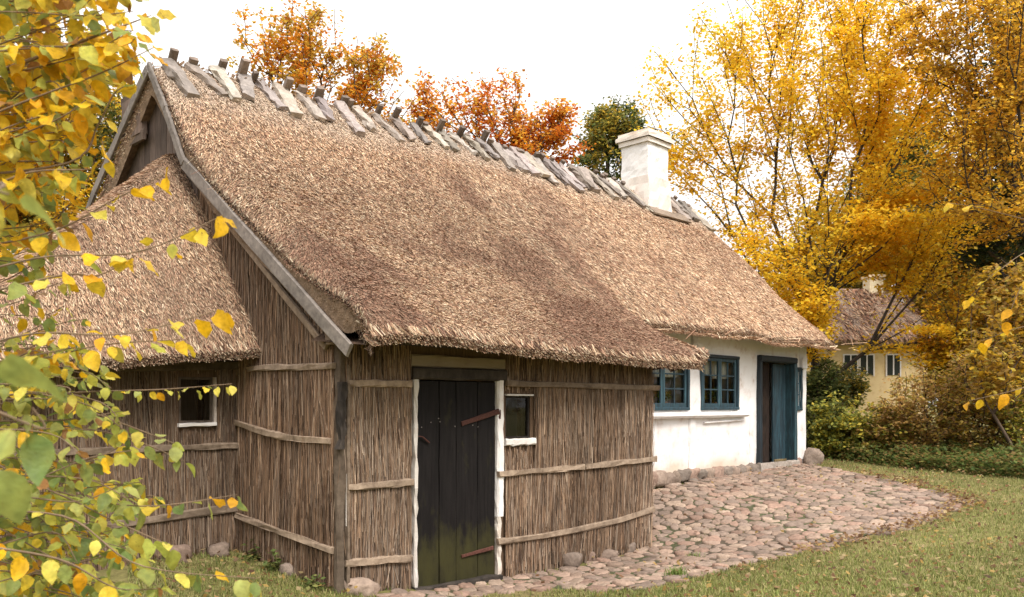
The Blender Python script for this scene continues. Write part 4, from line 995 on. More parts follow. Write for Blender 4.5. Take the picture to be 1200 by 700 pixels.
def tree(name, label, cat, group, base_px, depth, fork_py, blobs, npts, nleaf, size, pal, tip=.008, bf=.5, spread=.35, bark=(.085, .065, .05), w=None, flatten=.45, pal_top=None, gap=0.0, lean=0, trunk_name="trunk", sides=5):
    b = at(base_px, HZN, depth); b[2] = float(gz(b[0], b[1])) - .05
    f = at(base_px + lean, fork_py, depth)
    minz = .08 if cat == 'shrub' else .4
    tr_ = [b + (f - b) * t + np.array([*rng.normal(0, .04, 2), 0]) for t in (.25, .5, .75, 1.0)]
    pts = blob_points(blobs, npts)
    pts = pts[pts[:, 2] > b[2] + minz]
    ND, PAR = grow(b, tr_, pts, bf)
    R = radii(PAR, tip)
    t = thing(name, b, label, cat, group)
    V, F = tubes(ND, PAR, R, sides)
    obj(trunk_name, V, F, M['bark'], t, cols=np.full((len(V), 3), 1.) * np.array(bark), smooth_=True)
    ends = np.nonzero(R < tip * 3.2)[0]
    dens = fbm(ND[ends, 0] * .8, ND[ends, 1] * .8, ND[ends, 2] * .8, 120)
    pr = np.clip(dens - gap, .02, 1) ** 1.5; pr /= pr.sum()
    src = rng.choice(ends, nleaf, p=pr)
    # leaves sit along the last twig and its side sprays
    tt = rng.random((nleaf, 1)); P = ND[src] * tt + ND[PAR[src]] * (1 - tt)
    off = unit(rng.normal(0, 1, (nleaf, 3))) * rng.random((nleaf, 1)) ** .6 * spread; off[:, 2] *= flatten
    P = P + off
    Q = leaf_quads(P, size)
    cl_ = fbm(P[:, 0] * 1.1, P[:, 1] * 1.1, P[:, 2] * 1.1, 130)
    c = pick(pal, nleaf, w)
    if pal_top is not None:
        k = (cl_ > .52) & (rng.random(nleaf) < .8); c[k] = pick(pal_top, int(k.sum()))
    c = c * rng.uniform(.7, 1.2, (nleaf, 1)) * (.7 + .6 * cl_[:, None])
    V, F = quads(Q); obj("crown", V, F, M['leaf'], t, cols=np.repeat(c, 4, 0))
    return t
GOLD = [(.90, .62, .04), (.94, .72, .07), (.86, .54, .03), (.70, .39, .03), (.90, .70, .11)]
AMBER = [(.60, .30, .03), (.50, .23, .03), (.70, .42, .04), (.40, .22, .04)]
ORANGE = [(.82, .35, .035), (.86, .44, .05), (.74, .26, .03), (.78, .50, .07), (.6, .24, .045)]
GREEN = [(.10, .13, .04), (.14, .17, .055), (.20, .20, .06), (.07, .10, .03)]
OLIVE = [(.33, .28, .05), (.44, .33, .05), (.24, .22, .05), (.58, .38, .055)]

# the big golden tree behind the white end
tree("golden_tree", "big golden yellow tree with fanned dark limbs rising behind the white gable", "tree", None, 953, 20.5, 395,
     [(830, 120, 21, 75, 130, 2.2, .6), (905, 40, 21, 110, 150, 2.8, 1.2), (1000, 60, 21, 105, 160, 2.8, 2.3), (1060, 180, 20, 95, 130, 2.4, 1.7), (930, 220, 21, 100, 130, 2.8, 1.8),
      (895, 320, 20, 65, 70, 2.0, 1.3), (1010, 280, 19.5, 90, 50, 2.0, 1.3), (770, 130, 21, 35, 70, 1.2, .12), (935, 370, 19.5, 40, 40, 1.6, .7), (800, 170, 22, 60, 70, 2, .3), (1092, 400, 18.5, 40, 45, 1.2, .36), (1080, 265, 19.5, 70, 50, 2, .9)],
     1000, 82000, (.065, .125), GOLD, tip=.008, bf=.62, spread=.5, w=[.3, .22, .24, .14, .1], pal_top=[(.86, .56, .03), (.78, .46, .03), (.90, .64, .05)], gap=.24, bark=(.06, .048, .04), flatten=.2)
# orange trees beyond the ridge
tree("orange_tree", "orange tree showing over the left half of the ridge", "tree", "orange trees beyond the ridge", 365, 36, 190,
     [(370, 85, 36, 80, 75, 2.4, 2.2), (430, 90, 36, 45, 55, 1.6, .9), (345, 40, 36, 40, 45, 1.4, .7), (290, 70, 36, 32, 70, 1.5, .45), (400, 160, 36, 110, 60, 2.4, .8), (320, 130, 36, 60, 60, 2, .7), (450, 140, 36, 50, 50, 2, .5)],
     560, 11500, (.13, .23), ORANGE, tip=.013, spread=.5, gap=.22, pal_top=[(.55, .33, .05), (.5, .36, .06)], bark=(.10, .075, .06))
tree("orange_tree", "orange tree showing over the middle of the ridge left of the chimney", "tree", "orange trees beyond the ridge", 590, 38, 200,
     [(580, 135, 38, 50, 55, 2, 1.5), (520, 140, 38, 45, 50, 2, .8), (635, 165, 38, 50, 45, 2, 1.2), (590, 190, 38, 110, 50, 2.4, .8), (495, 130, 38, 20, 50, 1, .25), (655, 140, 38, 22, 30, 1, .25)],
     540, 11000, (.13, .23), ORANGE, tip=.013, spread=.5, gap=.22, pal_top=[(.62, .2, .03), (.5, .12, .02)], bark=(.10, .075, .06))
tree("green_tree", "green tree showing beside the chimney over the ridge", "tree", None, 718, 44, 230,
     [(715, 150, 44, 38, 42, 2, 1.3), (720, 200, 44, 60, 60, 2.5, 1.2), (760, 180, 44, 40, 40, 2, .5)], 450, 15000, (.14, .24), GREEN, tip=.015, spread=.55, gap=.05, pal_top=OLIVE)
# trees on the right
tree("orange_brown_tree", "orange brown tree with dark drooping limbs at the right edge", "tree", None, 1225, 17, 300,
     [(1165, 60, 17, 75, 110, 2, 2), (1150, 180, 17, 70, 90, 1.8, 1.6), (1210, 120, 17, 80, 140, 2.2, 1.6), (1100, 20, 18, 60, 60, 1.8, .6), (1180, 250, 16.5, 70, 45, 1.5, .7)],
     650, 25000, (.06, .11), [(.76, .40, .03), (.82, .48, .04), (.60, .30, .03), (.86, .56, .06), (.42, .25, .05)], tip=.007, bf=.45, spread=.32, gap=.2, pal_top=[(.55, .36, .05), (.36, .2, .03)], bark=(.05, .04, .035), flatten=.3)
tree("dark_evergreen_tree", "dark green tree standing behind the orange brown tree", "tree", None, 1190, 23, 330,
     [(1190, 200, 23, 75, 130, 2.4, 2), (1215, 60, 23, 80, 120, 2.4, 1.4), (1140, 260, 24, 50, 60, 2, .8)], 500, 22000, (.10, .17), [(.03, .045, .018), (.045, .06, .02), (.07, .08, .025)], tip=.012, spread=.5, gap=.1)
wood = [("pale olive tree in the wood left of the far cottage roof", 1000, 34, [(985, 300, 34, 75, 75, 3, 1), (960, 380, 34, 60, 70, 3, 1)], OLIVE),
        ("tawny tree in the wood just right of the far cottage", 1105, 30, [(1110, 290, 30, 60, 90, 2.4, 1), (1105, 390, 30, 60, 80, 2.4, 1)], AMBER + OLIVE),
        ("tall brown tree in the wood behind the bare bushes", 1165, 29, [(1165, 330, 29, 60, 90, 2.4, 1), (1180, 420, 29, 70, 70, 2.4, 1)], OLIVE + AMBER),
        ("dim green tree rising behind the far cottage chimney", 1050, 40, [(1055, 260, 40, 70, 80, 3, 1), (1040, 190, 40, 60, 70, 3, .7)], OLIVE + GREEN),
        ("yellow brown tree outside the right edge of the wood", 1260, 27, [(1255, 250, 27, 80, 160, 3, 1), (1240, 430, 27, 70, 70, 3, 1)], AMBER + OLIVE)]
for lb, px_, dp, bl, pl_ in wood:
    tree("woodland_tree", lb, "tree", "trees in the wood behind the far cottage", px_, dp, 400, bl, 380, 26000, (.14, .24), pl_, tip=.011, spread=.7, gap=.05)
# trees left, beyond the annex
for lb, px_, dp, bl, pl_, tp in (("dark olive tree behind the annex at the left of the gable", 110, 21, [(120, 130, 21, 75, 90, 2, 1), (80, 250, 21, 90, 90, 2, 1)], OLIVE + GREEN, GOLD),
                                ("brownish tree further left behind the near yellow leaves", 10, 19, [(10, 170, 19, 100, 130, 2, 1), (0, 350, 19, 100, 100, 2, 1)], OLIVE + AMBER, GOLD)):
    tree("woodland_tree", lb, "tree", "trees beyond the annex", px_, dp, 380, bl, 450, 30000, (.07, .13), pl_, tip=.009, spread=.4, gap=.2, pal_top=tp)
# far wood closing the horizon, one mass
P = []
for k in range(260):
    a = rng.uniform(0, 2 * np.pi); r_ = rng.uniform(62, 80); h_ = rng.uniform(3.5, 8)
    q = unit(rng.normal(0, 1, (130, 3))) * rng.random((130, 1)) ** .4 * np.array([3.2, 3.2, h_ * .62]); P.append(q + np.array([8 + r_ * math.cos(a), 6 + r_ * math.sin(a), .8 + h_ * .55]))
P = np.concatenate(P); V, F = quads(leaf_quads(P, (.5, .95))); c = pick(OLIVE + AMBER + GREEN, len(P)) * rng.uniform(.6, 1.1, (len(P), 1))
props(obj("far_woods", V, F, M['leaf'], None, (8, 6, .8), np.repeat(c, 4, 0)), "autumn wood closing the horizon all round", "woods", None, "stuff")

# ------------------------------------------------------------------ far cottage
fc = at(1030, 440, 28.0); fc[2] = .75
cot = thing("far_cottage", fc, "distant cottage with cream yellow walls and brown thatch seen through the golden tree", "cottage")
def fl(x, y, z): return fc + RGT * x + FWD * y + np.array([0, 0, z])
def fbox(b, x0, x1, y0, y1, z0, z1, col): V = [fl(x, y, z) for z in (z0, z1) for y in (y0, y1) for x in (x0, x1)]; b.add(V, [[0, 2, 3, 1], [4, 5, 7, 6], [0, 1, 5, 4], [2, 6, 7, 3], [0, 4, 6, 2], [1, 3, 7, 5]], col)
zE = at(1030, 404, 28)[2] - .75; zR = at(1030, 336, 30)[2] - .75
b = MB(); fbox(b, -5, 1.6, 0, 5, -.3, zE + .1, (.92, .74, .42)); b.build("cottage_wall", M['lime'], cot)
b = MB(); n = 24; V = []
prof_ = [(-.45, zE - .05), (-.5, zE + .15), (1.0, zE + 1.1), (2.5, zR), (4.0, zE + 1.1), (5.5, zE), (5.4, zE - .1)]
for i in range(n):
    t = i / (n - 1); x = -5.4 + 7.5 * t
    for k, (y, z) in enumerate(prof_):
        xx = x - (1.15 * (z - zE) / (zR - zE) if t > .86 else 0) * (t - .86) / .14 * .9
        V.append(fl(xx, y + rng.normal(0, .02), z + rng.normal(0, .025)))
m_ = len(prof_); b.add(V, [[i * m_ + k, (i + 1) * m_ + k, (i + 1) * m_ + k + 1, i * m_ + k + 1] for i in range(n - 1) for k in range(m_ - 1)] + [list(range(m_)), [(n - 1) * m_ + k for k in range(m_)]], (.30, .22, .17))
froof = b.build("cottage_roof", M['straw_bed'], cot)
nn_ = 9000; xx = rng.uniform(-5.4, 1.9, nn_); tt = rng.random(nn_); P = np.array([fl(a, -.5 + 3.0 * t_, 0) for a, t_ in zip(xx, tt)]); P[:, 2] = .75 + np.interp(-.5 + 3 * tt, [-.5, 1.0, 2.5], [zE + .15, zE + 1.1, zR]) + .01
D = unit(-FWD * 1.0 + np.array([0, 0, -.65]) + rng.normal(0, .2, (nn_, 3))); c = pick(THATCH, nn_) * np.array([.72, .62, .58]) * rng.uniform(.6, 1.1, (nn_, 1))
V, F = quads(straw_quads(P, D, np.broadcast_to(unit(np.array([*(-FWD[:2] * .6), .8])), (nn_, 3)), rng.uniform(.15, .35, nn_), rng.uniform(.02, .04, nn_))); obj("cottage_straw", V, F, M['straw'], froof, cols=np.repeat(c, 4, 0))
b = MB(); fbox(b, .62, 1.1, 2.2, 2.8, zR - .3, zR + .35, (.95, .85, .6)); c_ = b.build("cottage_chimney", M['lime'], froof); b = MB(); fbox(b, .56, 1.16, 2.14, 2.86, zR + .352, zR + .45, (.95, .8, .55)); b.build("chimney_cap", M['lime'], c_)
for xw in (-1.15, -.62, .25):
    b = MB(); z0, z1 = zE - 1.0, zE - .35
    fbox(b, xw, xw + .42, -.03, .04, z0, z1, (.03, .035, .03)); w_ = b.build("cottage_window", M['clay'], cot)
    b = MB(); fbox(b, xw - .04, xw, -.05, .03, z0 - .04, z1 + .04, (1, 1, 1)); fbox(b, xw + .42, xw + .46, -.05, .03, z0 - .04, z1 + .04, (1, 1, 1)); fbox(b, xw + .19, xw + .23, -.055, .03, z0, z1, (1, 1, 1)); fbox(b, xw, xw + .42, -.052, .03, z1, z1 + .04, (1, 1, 1)); b.build("window_frame", M['lime'], w_)

# ------------------------------------------------------------------ bushes along the right side
def bush(name, label, group, px, depth, top_py, rx, ry, nleaf, size, pal, npts=260, dr=.8, tip=.005, spread=.16, bark=(.10, .07, .05), gap=.1, pal_top=None, cy=None):
    cyy = cy if cy is not None else (top_py + 548) / 2
    return tree(name, label, "shrub", group, px, depth, 520, [(px, cyy, depth, rx, ry, dr, 1), (px - rx * .45, cyy + ry * .3, depth, rx * .5, ry * .6, dr * .7, .4), (px + rx * .45, cyy + ry * .25, depth, rx * .5, ry * .6, dr * .7, .4)], npts, int(nleaf * 2.6), (size[0] * 1.15, size[1] * 1.15), pal, tip=tip, bf=.4, spread=spread * 1.25, bark=bark, gap=gap, pal_top=pal_top, trunk_name="stems", sides=4)
YG = [(.42, .42, .08), (.54, .48, .09), (.30, .33, .08), (.72, .58, .09), (.18, .22, .06)]
RUSTY = [(.58, .35, .13), (.66, .43, .14), (.44, .27, .12), (.72, .53, .13), (.38, .33, .10)]
G3 = "shrubs along the right edge of the yard"
bush("leafy_shrub", "yellow green shrub right beside the white corner of the house", G3, 978, 17.3, 455, 38, 46, 4200, (.05, .09), YG, pal_top=[(.13, .15, .04), (.1, .11, .035)])
bush("leafy_shrub", "low mixed green shrub between the yellow green shrub and the brown bush", G3, 1035, 17.0, 470, 40, 40, 3600, (.05, .09), YG + RUSTY, pal_top=RUSTY)
bush("brown_bush", "thin brown bush with rusty leaves below the far cottage", G3, 1085, 16.6, 422, 60, 66, 4200, (.04, .08), RUSTY, npts=420, pal_top=OLIVE, gap=.2)
bush("brown_bush", "tall brown bush with bare twigs near the right edge", G3, 1160, 16.2, 390, 65, 85, 4600, (.04, .08), RUSTY + OLIVE, npts=460, pal_top=RUSTY, gap=.2)
bush("brown_bush", "brown bush cut by the right edge of the frame", G3, 1225, 15.5, 400, 60, 80, 4000, (.04, .08), RUSTY, npts=300, pal_top=YG, gap=.15)
bush("amber_shrub", "tall amber shrub right of the far cottage behind the brown bushes", G3, 1120, 18.6, 300, 48, 90, 4600, (.06, .10), GOLD + AMBER + OLIVE, npts=420, gap=.15, cy=385)
bush("amber_shrub", "tall yellow brown shrub at the right edge behind the sapling", G3, 1205, 18.0, 290, 55, 100, 5000, (.06, .10), AMBER + OLIVE + RUSTY, npts=420, gap=.15, cy=385)
bush("dark_shrub", "dark shrub by the trunk just behind the white corner", G3, 960, 19.5, 430, 26, 40, 3000, (.05, .09), GREEN, npts=200, cy=455)
bush("dark_shrub", "dark green shrub in front of the far cottage wall", G3, 990, 22, 440, 24, 30, 1800, (.06, .1), GREEN + OLIVE, npts=200, cy=450)
bush("young_tree", "slender sapling with large yellow brown leaves in front of the brown bushes", None, 1185, 15.2, 300, 55, 105, 900, (.07, .12), [(.66, .42, .04), (.5, .3, .05), (.4, .26, .08), (.6, .48, .1)], npts=240, dr=.7, tip=.004, spread=.12, cy=395, gap=.2)
# ground cover along the bushes
n = 22000; t = rng.random(n); L0, L1 = np.array([16.4, 7.4]), np.array([14.9, 2.6]); P = L0 + (L1 - L0) * t[:, None] + np.column_stack([rng.uniform(.1, 2.6, n), rng.normal(.1, .25, n)])
Pz = np.column_stack([P, gz(P[:, 0], P[:, 1]) + rng.random(n) ** 1.5 * .42 * (.4 + fbm(P[:, 0] * 1.5, P[:, 1] * 1.5, 0, 160))])
V, F = quads(leaf_quads(Pz, (.05, .10), .1, .7)); props(obj("ground_cover", V, F, M['leaf'], None, (16, 5, .4), np.repeat(pick([(.10, .15, .04), (.15, .20, .05), (.21, .21, .06), (.3, .2, .07)], n) * rng.uniform(.7, 1.2, (n, 1)), 4, 0)), "low green ground cover under the shrubs", "ground cover", None, "stuff")

# ------------------------------------------------------------------ near foliage
LT = np.array([0, .07, .24, .44, .65, .85, 1.0]); LWd = np.array([.0, .22, .43, .49, .40, .20, .0])
def big_leaves(P, D, Up, L, ratio=.72):
    """ovate leaves, folded along the midrib; one face strip on each side"""
    n = len(P); S = unit(np.cross(D, Up)); U = np.cross(S, D)
    fold = rng.uniform(.05, .4, n)[:, None]; bend = rng.normal(.15, .22, n)[:, None]; wav = rng.normal(0, .055, (n, 7))
    mid = [P + D * (L * t)[:, None] - U * (bend * (L * t * t)[:, None]) for t in LT]
    lf = [m_ + (S * np.cos(fold) + U * np.sin(fold)) * (L * w * ratio)[:, None] + U * (wav[:, k] * L)[:, None] for k, (m_, w) in enumerate(zip(mid, LWd))]
    rt = [m_ + (-S * np.cos(fold) + U * np.sin(fold)) * (L * w * ratio)[:, None] - U * (wav[:, k] * L)[:, None] for k, (m_, w) in enumerate(zip(mid, LWd))]
    V = np.stack(mid + lf[1:6] + rt[1:6], 1)                         # 17 vertices: midrib, left rim, right rim
    F = [[0, 1, 7], [5, 6, 11], [0, 12, 1], [16, 6, 5]]
    for k in range(1, 5): F += [[k, k + 1, 7 + k, 6 + k], [11 + k, 12 + k, k + 1, k]]
    return V, F
def leafy(name, stem_name, label, cat, base, twigs, colf, size, pitch, group=None, extra=None, attach=None):
    t = thing(name, base, label, cat, group)
    TV, TF, nT = [], [], 0; LP, LD, LU, LL, LC = [], [], [], [], []
    for tw in twigs:
        pts = np.array([at(*p) for p in tw['p']]); m_ = len(pts)
        s = np.linspace(0, m_ - 1, m_ * 5); k = np.minimum(s.astype(int), m_ - 2); f_ = (s - k)[:, None]
        pts[1:-1] += rng.normal(0, .025, (m_ - 2, 3)); p0, p1, p2, p3 = pts[np.maximum(k - 1, 0)], pts[k], pts[k + 1], pts[np.minimum(k + 2, m_ - 1)]
        c = .5 * (2 * p1 + (p2 - p0) * f_ + (2 * p0 - 5 * p1 + 4 * p2 - p3) * f_ ** 2 + (3 * p1 - p0 - 3 * p2 + p3) * f_ ** 3)
        r = np.linspace(tw.get('r', .004), .0013, len(c)) * rng.uniform(.85, 1.2, len(c)); par = np.arange(-1, len(c) - 1)
        V, F = tubes(c, par, r, 5); TV.append(V); TF.append(F + nT); nT += len(V)
        if attach is not None:                                             # join the twig to the nearest stem
            q = attach[np.argmin(np.linalg.norm((attach - c[0]) * np.array([1, 1, 1.6]), axis=1))]
            V, F = tubes(np.array([q, q * .55 + c[0] * .45 + np.array([0, 0, .02]), c[0]]), np.array([-1, 0, 1]), np.array([.0055, .0045, r[0]]), 5); TV.append(V); TF.append(F + nT); nT += len(V)
        seg = np.linalg.norm(np.diff(c, axis=0), axis=1); cum = np.concatenate([[0], np.cumsum(seg)])
        pos = np.arange(tw.get('from', .0) * cum[-1], cum[-1], pitch * tw.get('pitch', 1)); pos = pos + rng.normal(0, .01, len(pos)); pos = np.concatenate([pos, [cum[-1]]])
        side = 1
        for q in pos:
            q = min(max(q, 0), cum[-1]); P_ = np.array([np.interp(q, cum, c[:, a_]) for a_ in range(3)])
            i = min(np.searchsorted(cum, q), len(c) - 1); d = c[i] - c[max(i - 1, 0)]; d = d / (np.linalg.norm(d) + 1e-9)
            lat = np.cross(d, [0, 0, 1.]); side = -side
            L = rng.uniform(*size) * tw.get('s', 1)
            D = d * .35 + lat * side * rng.uniform(.3, .9) + np.array([0, 0, -1.]) * rng.uniform(.1, 1.0) + rng.normal(0, .25, 3)
            D /= np.linalg.norm(D); U = np.array([0, 0, 1.]) * .7 - FWD * rng.uniform(-.2, .9) + rng.normal(0, .35, 3)
            LP.append(P_ + D * .012); LD.append(D); LU.append(U / np.linalg.norm(U)); LL.append(L); LC.append(colf(tw, P_))
    LP, LD, LU, LL, LC = map(np.array, (LP, LD, LU, LL, LC))
    V, f = big_leaves(LP, LD, LU, LL); n = len(LP); Vf = V.reshape(-1, 3); F = [[i * 17 + j for j in q] for i in range(n) for q in f]
    w_ = np.array([.0, .05, .1, .15, .15, .3, .9] + [.8, .8, .7, .8, 1] * 2)[None] * rng.uniform(-.1, .9, (n, 1)) + rng.normal(0, .12, (n, 17))
    w_ = np.clip(w_, 0, 1)[..., None]; rim = LC * .55 + np.array([.60, .38, .04]) * rng.uniform(.5, 1.1, (n, 1)) * .45
    vc = (LC[:, None] * (1 - w_) + rim[:, None] * w_).reshape(-1, 3)
    obj("foliage", Vf, F, M['near_leaf'], t, cols=vc, smooth_=True)
    if extra: 
        Ve, Fe = extra; TV.append(Ve); TF.append(Fe + nT)
    V = np.concatenate(TV); obj(stem_name, V, np.concatenate(TF), M['bark'], t, cols=np.full((len(V), 3), 1.) * np.array((.20, .14, .09)), smooth_=True)
    return t
YEL = [(.78, .46, .015), (.82, .54, .03), (.70, .35, .015), (.68, .50, .04)]; YGR = [(.52, .52, .09), (.42, .46, .09), (.64, .56, .10)]; GRN = [(.22, .29, .075), (.30, .35, .09), (.16, .23, .065), (.36, .39, .11)]; BRN = [(.34, .17, .06)]
def near_col(tw, P):
    y = HZN - (P[2] - 1.6) / max(np.dot(P - EYE, FWD), .3) * FOC
    k = float(np.clip((y - 200) / 220, 0, 1)); pr = np.array([.66 - .50 * k, .16 + .18 * k, .14 + .34 * k, .04])
    if 'c' in tw: pr = np.array(tw['c'], float)
    g = (YEL, YGR, GRN, BRN)[rng.choice(4, p=pr / pr.sum())]
    return np.array(g[rng.integers(len(g))]) * rng.uniform(.75, 1.15)
tw = []
def T(*p, **k): tw.append(dict(p=p, **k))
T((-120, 130, 2.7), (20, 90, 2.6), (110, 40, 2.6), (178, 18, 2.6), r=.009); T((-100, 170, 2.6), (40, 120, 2.5), (120, 80, 2.5), (182, 55, 2.5)); T((-80, 210, 2.6), (60, 185, 2.5), (115, 150, 2.5), (135, 110, 2.5), (150, 100, 2.5))
T((-60, 250, 2.6), (40, 215, 2.5), (90, 190, 2.5), (120, 165, 2.5)); T((-80, 300, 2.7), (60, 270, 2.6), (120, 235, 2.6), (192, 205, 2.6), c=(.9, .1, 0, 0)); T((-60, 330, 2.6), (60, 320, 2.5), (160, 290, 2.4), (262, 252, 2.4), **{'from': .55}, c=(.85, .15, 0, 0))
T((-40, 350, 2.5), (60, 335, 2.4), (120, 322, 2.4), (158, 300, 2.4), **{'from': .3}, c=(.6, .3, .1, 0)); T((-60, 420, 2.6), (60, 400, 2.5), (150, 385, 2.5), (262, 362, 2.5), **{'from': .4}, c=(.8, .2, 0, 0)); T((-60, 440, 2.6), (40, 415, 2.5), (130, 405, 2.5), (212, 398, 2.5), c=(.8, .15, .05, 0))
T((-30, 480, 3.0), (80, 462, 3.0), (180, 458, 3.0), (272, 450, 3.0), **{'from': .3}, c=(.15, .6, .25, 0), s=.55, pitch=.7); T((-40, 470, 2.8), (50, 470, 2.8), (130, 480, 2.8), (205, 520, 2.8), c=(.05, .3, .65, 0), s=.8)
T((-40, 520, 2.7), (60, 560, 2.7), (170, 590, 2.6), (278, 580, 2.6), **{'from': .35}, c=(.1, .5, .4, 0)); T((-30, 540, 2.6), (60, 570, 2.5), (130, 600, 2.5), (200, 640, 2.5), c=(.25, .5, .25, 0)); T((-30, 600, 2.5), (80, 625, 2.4), (180, 660, 2.4), (300, 678, 2.4), **{'from': .25}, c=(.15, .5, .35, 0))
T((-30, 500, 2.8), (60, 500, 2.8), (140, 510, 2.8), (215, 540, 2.8), c=(.05, .35, .6, 0), s=.8); T((-20, 640, 2.4), (70, 660, 2.4), (130, 680, 2.4), (185, 690, 2.4), c=(.3, .5, .2, 0))
T((-60, 400, 3.0), (40, 440, 3.0), (100, 470, 2.9), (150, 520, 2.9), c=(.1, .4, .5, 0))
for k in range(215):                                                       # the denser inside of the shrub
    y0 = (rng.uniform(-90, 700), rng.uniform(-90, 260), rng.uniform(400, 720))[k % 3]; x0 = rng.uniform(-190, -20); dp = rng.uniform(2.5, 3.7)
    dy = rng.uniform(-60, 25) if y0 < 380 else rng.uniform(-30, 70)
    reach = np.interp(y0 + dy, [-90, 60, 110, 160, 210, 300, 430, 560, 700], [180, 165, 125, 98, 92, 80, 120, 185, 185]) * rng.uniform(.35, 1.0)
    T((x0, y0 + 30, dp), (x0 * .5 + reach * .2, y0 + 8, dp), (reach * .65, y0 + dy * .5, dp - .05), (reach, y0 + dy, dp - .1), pitch=.85 if y0 < 330 else .9, r=.0032, s=1.0 if y0 < 330 else .78)
for (x_, y_, d_, l_) in ((10, 228, .95, 1), (-5, 540, 1.0, 1), (38, 478, 1.25, 1), (-20, 440, .95, 1)):
    T((x_ - 110, y_ - 14, d_), (x_ - 55, y_ - 8, d_), (x_ - 20, y_ - 2, d_), (x_, y_, d_), c=(0, .15, .85, 0), r=.003, pitch=1.7, **{'from': .8})
sb_ = at(-260, HZN, 2.9); sb_[2] = float(gz(sb_[0], sb_[1]))
stems_n, stems_p = [sb_], [-1]
for (px_, py_) in ((-150, 150), (-120, 330), (-90, 480), (-60, 600), (-160, -60)):
    e = at(px_, py_, 2.8)
    for t_ in (.33, .66, 1.0): stems_n.append(sb_ + (e - sb_) * t_ + np.array([0, 0, .15 * math.sin(t_ * 3)])); stems_p.append(0 if t_ < .4 else len(stems_n) - 2)
SNa = np.array(stems_n); SN = np.concatenate([SNa[[i]] * t_ + SNa[[stems_p[i]]] * (1 - t_) for i in range(1, len(SNa)) for t_ in np.linspace(.1, 1, 10)])
EX = tubes(np.array(stems_n), np.array(stems_p), np.concatenate([[.03], np.tile([.024, .018, .011], 5)]), 6)
leafy("near_shrub", "stems", "near shrub with hanging yellow and green leaves filling the left side", "shrub", sb_, tw, near_col, (.042, .078), .040, extra=EX, attach=SN)

# near twigs at the right edge
tw = []
T((1290, 330, 5.0), (1240, 320, 5.0), (1205, 330, 5.0), (1180, 375, 5.0), r=.005); T((1290, 400, 5.0), (1240, 380, 5.0), (1195, 385, 5.0), (1150, 400, 5.1), r=.004); T((1290, 300, 5.2), (1220, 270, 5.2), (1160, 250, 5.2), (1112, 238, 5.2), r=.004, **{'from': .86}); T((1290, 440, 5), (1230, 440, 5), (1180, 460, 5), (1135, 470, 5), r=.004, **{'from': .5})
T((1290, 350, 5), (1230, 300, 5), (1170, 320, 5), (1135, 350, 5.1), r=.004, **{'from': .4}); 
for k in range(26):
    y0 = rng.uniform(80, 520); sd_ = rng.choice([-1, 1]); rc = rng.uniform(40, 75) if sd_ < 0 else rng.uniform(60, 150)
    T((1290, y0 + 40, 5.1), (1290 + sd_ * rc * .4, y0 + 15, 5.1 + rng.uniform(-.3, .3)), (1290 + sd_ * rc, y0, 5.1 + rng.uniform(-.6, .6)), r=.004, pitch=.8)
b_ = at(1300, HZN, 5.1); b_[2] = float(gz(b_[0], b_[1])); e_ = at(1288, 60, 5.1)
EX = tubes(np.array([b_, b_ * .5 + e_ * .5 + np.array([.03, .02, 0]), e_]), np.array([-1, 0, 1]), np.array([.02, .016, .008]), 6)
leafy("yellow_sapling", "stems", "near sapling twigs with scattered yellow leaves at the right edge", "sapling", b_, tw, lambda t_, P_: np.array(YEL[rng.integers(4)]) * rng.uniform(.8, 1.1), (.05, .09), .11, extra=EX)

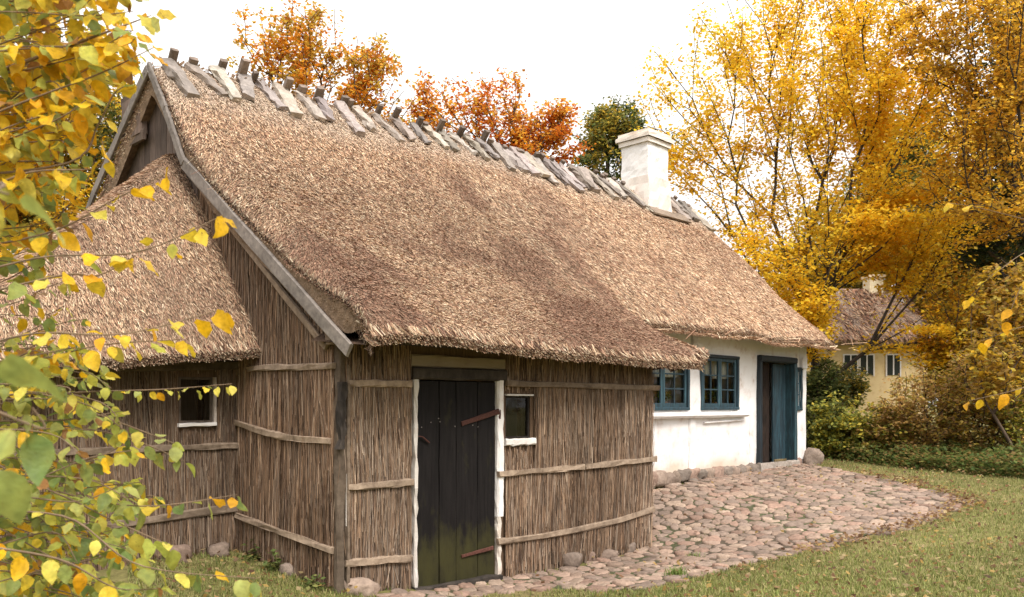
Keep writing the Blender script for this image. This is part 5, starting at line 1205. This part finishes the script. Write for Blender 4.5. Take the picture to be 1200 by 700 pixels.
# ------------------------------------------------------------------ potted plants inside the windows
for (x_, lb, hgt) in ((10.95, "potted plant in terracotta pot behind the window half hidden by the reed end", .22), (11.95, "potted plant on the left behind the window nearest the door", .25), (12.45, "flowering potted plant on the right behind the window nearest the door", .22)):
    z0 = 1.53; p = np.array([x_, WY + .20, z0]); t = thing("potted_plant", p, lb, "potted plant", "potted plants on the inside sill")
    b = MB(); a_ = np.linspace(0, 2 * np.pi, 16, endpoint=False); V = []
    for r_, z_ in ((.05, 0), (.065, .10), (.072, .10), (.074, .125), (.06, .125), (.055, .1)): V += [(p[0] + r_ * math.cos(q), p[1] + r_ * math.sin(q), z0 + z_) for q in a_]
    b.add(V, [[k * 16 + j, k * 16 + (j + 1) % 16, (k + 1) * 16 + (j + 1) % 16, (k + 1) * 16 + j] for k in range(5) for j in range(16)] + [list(range(15, -1, -1)), [80 + j for j in range(16)]], (.42, .20, .12)); b.build("pot", M['clay'], t, smooth_=True)
    n = 220; P = p + np.array([0, 0, .12]) + unit(rng.normal(0, 1, (n, 3))) * rng.random((n, 1)) ** .5 * np.array([.14, .08, hgt * .6]) + np.array([0, 0, hgt * .55]); P[:, 2] = np.maximum(P[:, 2], z0 + .12)
    V, F = quads(leaf_quads(P, (.04, .08))); obj("foliage", V, F, M['leaf'], t, cols=np.repeat(pick([(.2, .28, .05), (.3, .34, .07), (.12, .2, .04)], n), 4, 0))
# inner window board that carries the pots
b = MB(); b.box((9.8, WY + .055, 1.485), (W2[1] + .1, WY + .33, 1.528), (.75, .73, .7)); b.build("window_board", M['clay'], house)

# ------------------------------------------------------------------ weeds
def weed(px, py, label, h=.16, n=60, pal=((.10, .14, .035), (.14, .18, .05), (.2, .2, .06)), name="weed", cat="weed", tuft=False):
    p = on_ground(px, py); p[2] = float(gz(p[0], p[1]))
    if tuft:
        P = p[:2] + rng.normal(0, .05, (n, 2)); Q, C = blades(P, (.06, h), (.005, .009), pal)
    else:
        P = p + unit(rng.normal(0, 1, (n, 3))) * rng.random((n, 1)) * np.array([.16, .16, h]); P[:, 2] = p[2] + np.abs(P[:, 2] - p[2]) + .01; Q = leaf_quads(P, (.03, .07), .0, .6); C = pick(pal, n) * rng.uniform(.7, 1.2, (n, 1))
    V, F = quads(Q); props(obj(name, V, F, M['grass'], None, p, np.repeat(C, 4, 0)), label, cat, "weeds along the house")
weed(300, 655, "low leafy weed in the angle of annex and gable wall", .22, 130); weed(322, 668, "leafy weed beside the stone below the gable wall", .2, 110); weed(372, 690, "weed at the foot of the corner post", .12, 70)
weed(792, 676, "bright grass tuft growing at the edge of the cobbles", .13, 160, ((.15, .22, .05), (.2, .26, .06)), "grass_tuft", "grass tuft", True); weed(812, 655, "small grass tuft between the cobbles", .08, 70, ((.15, .22, .05), (.2, .26, .06)), "grass_tuft", "grass tuft", True)
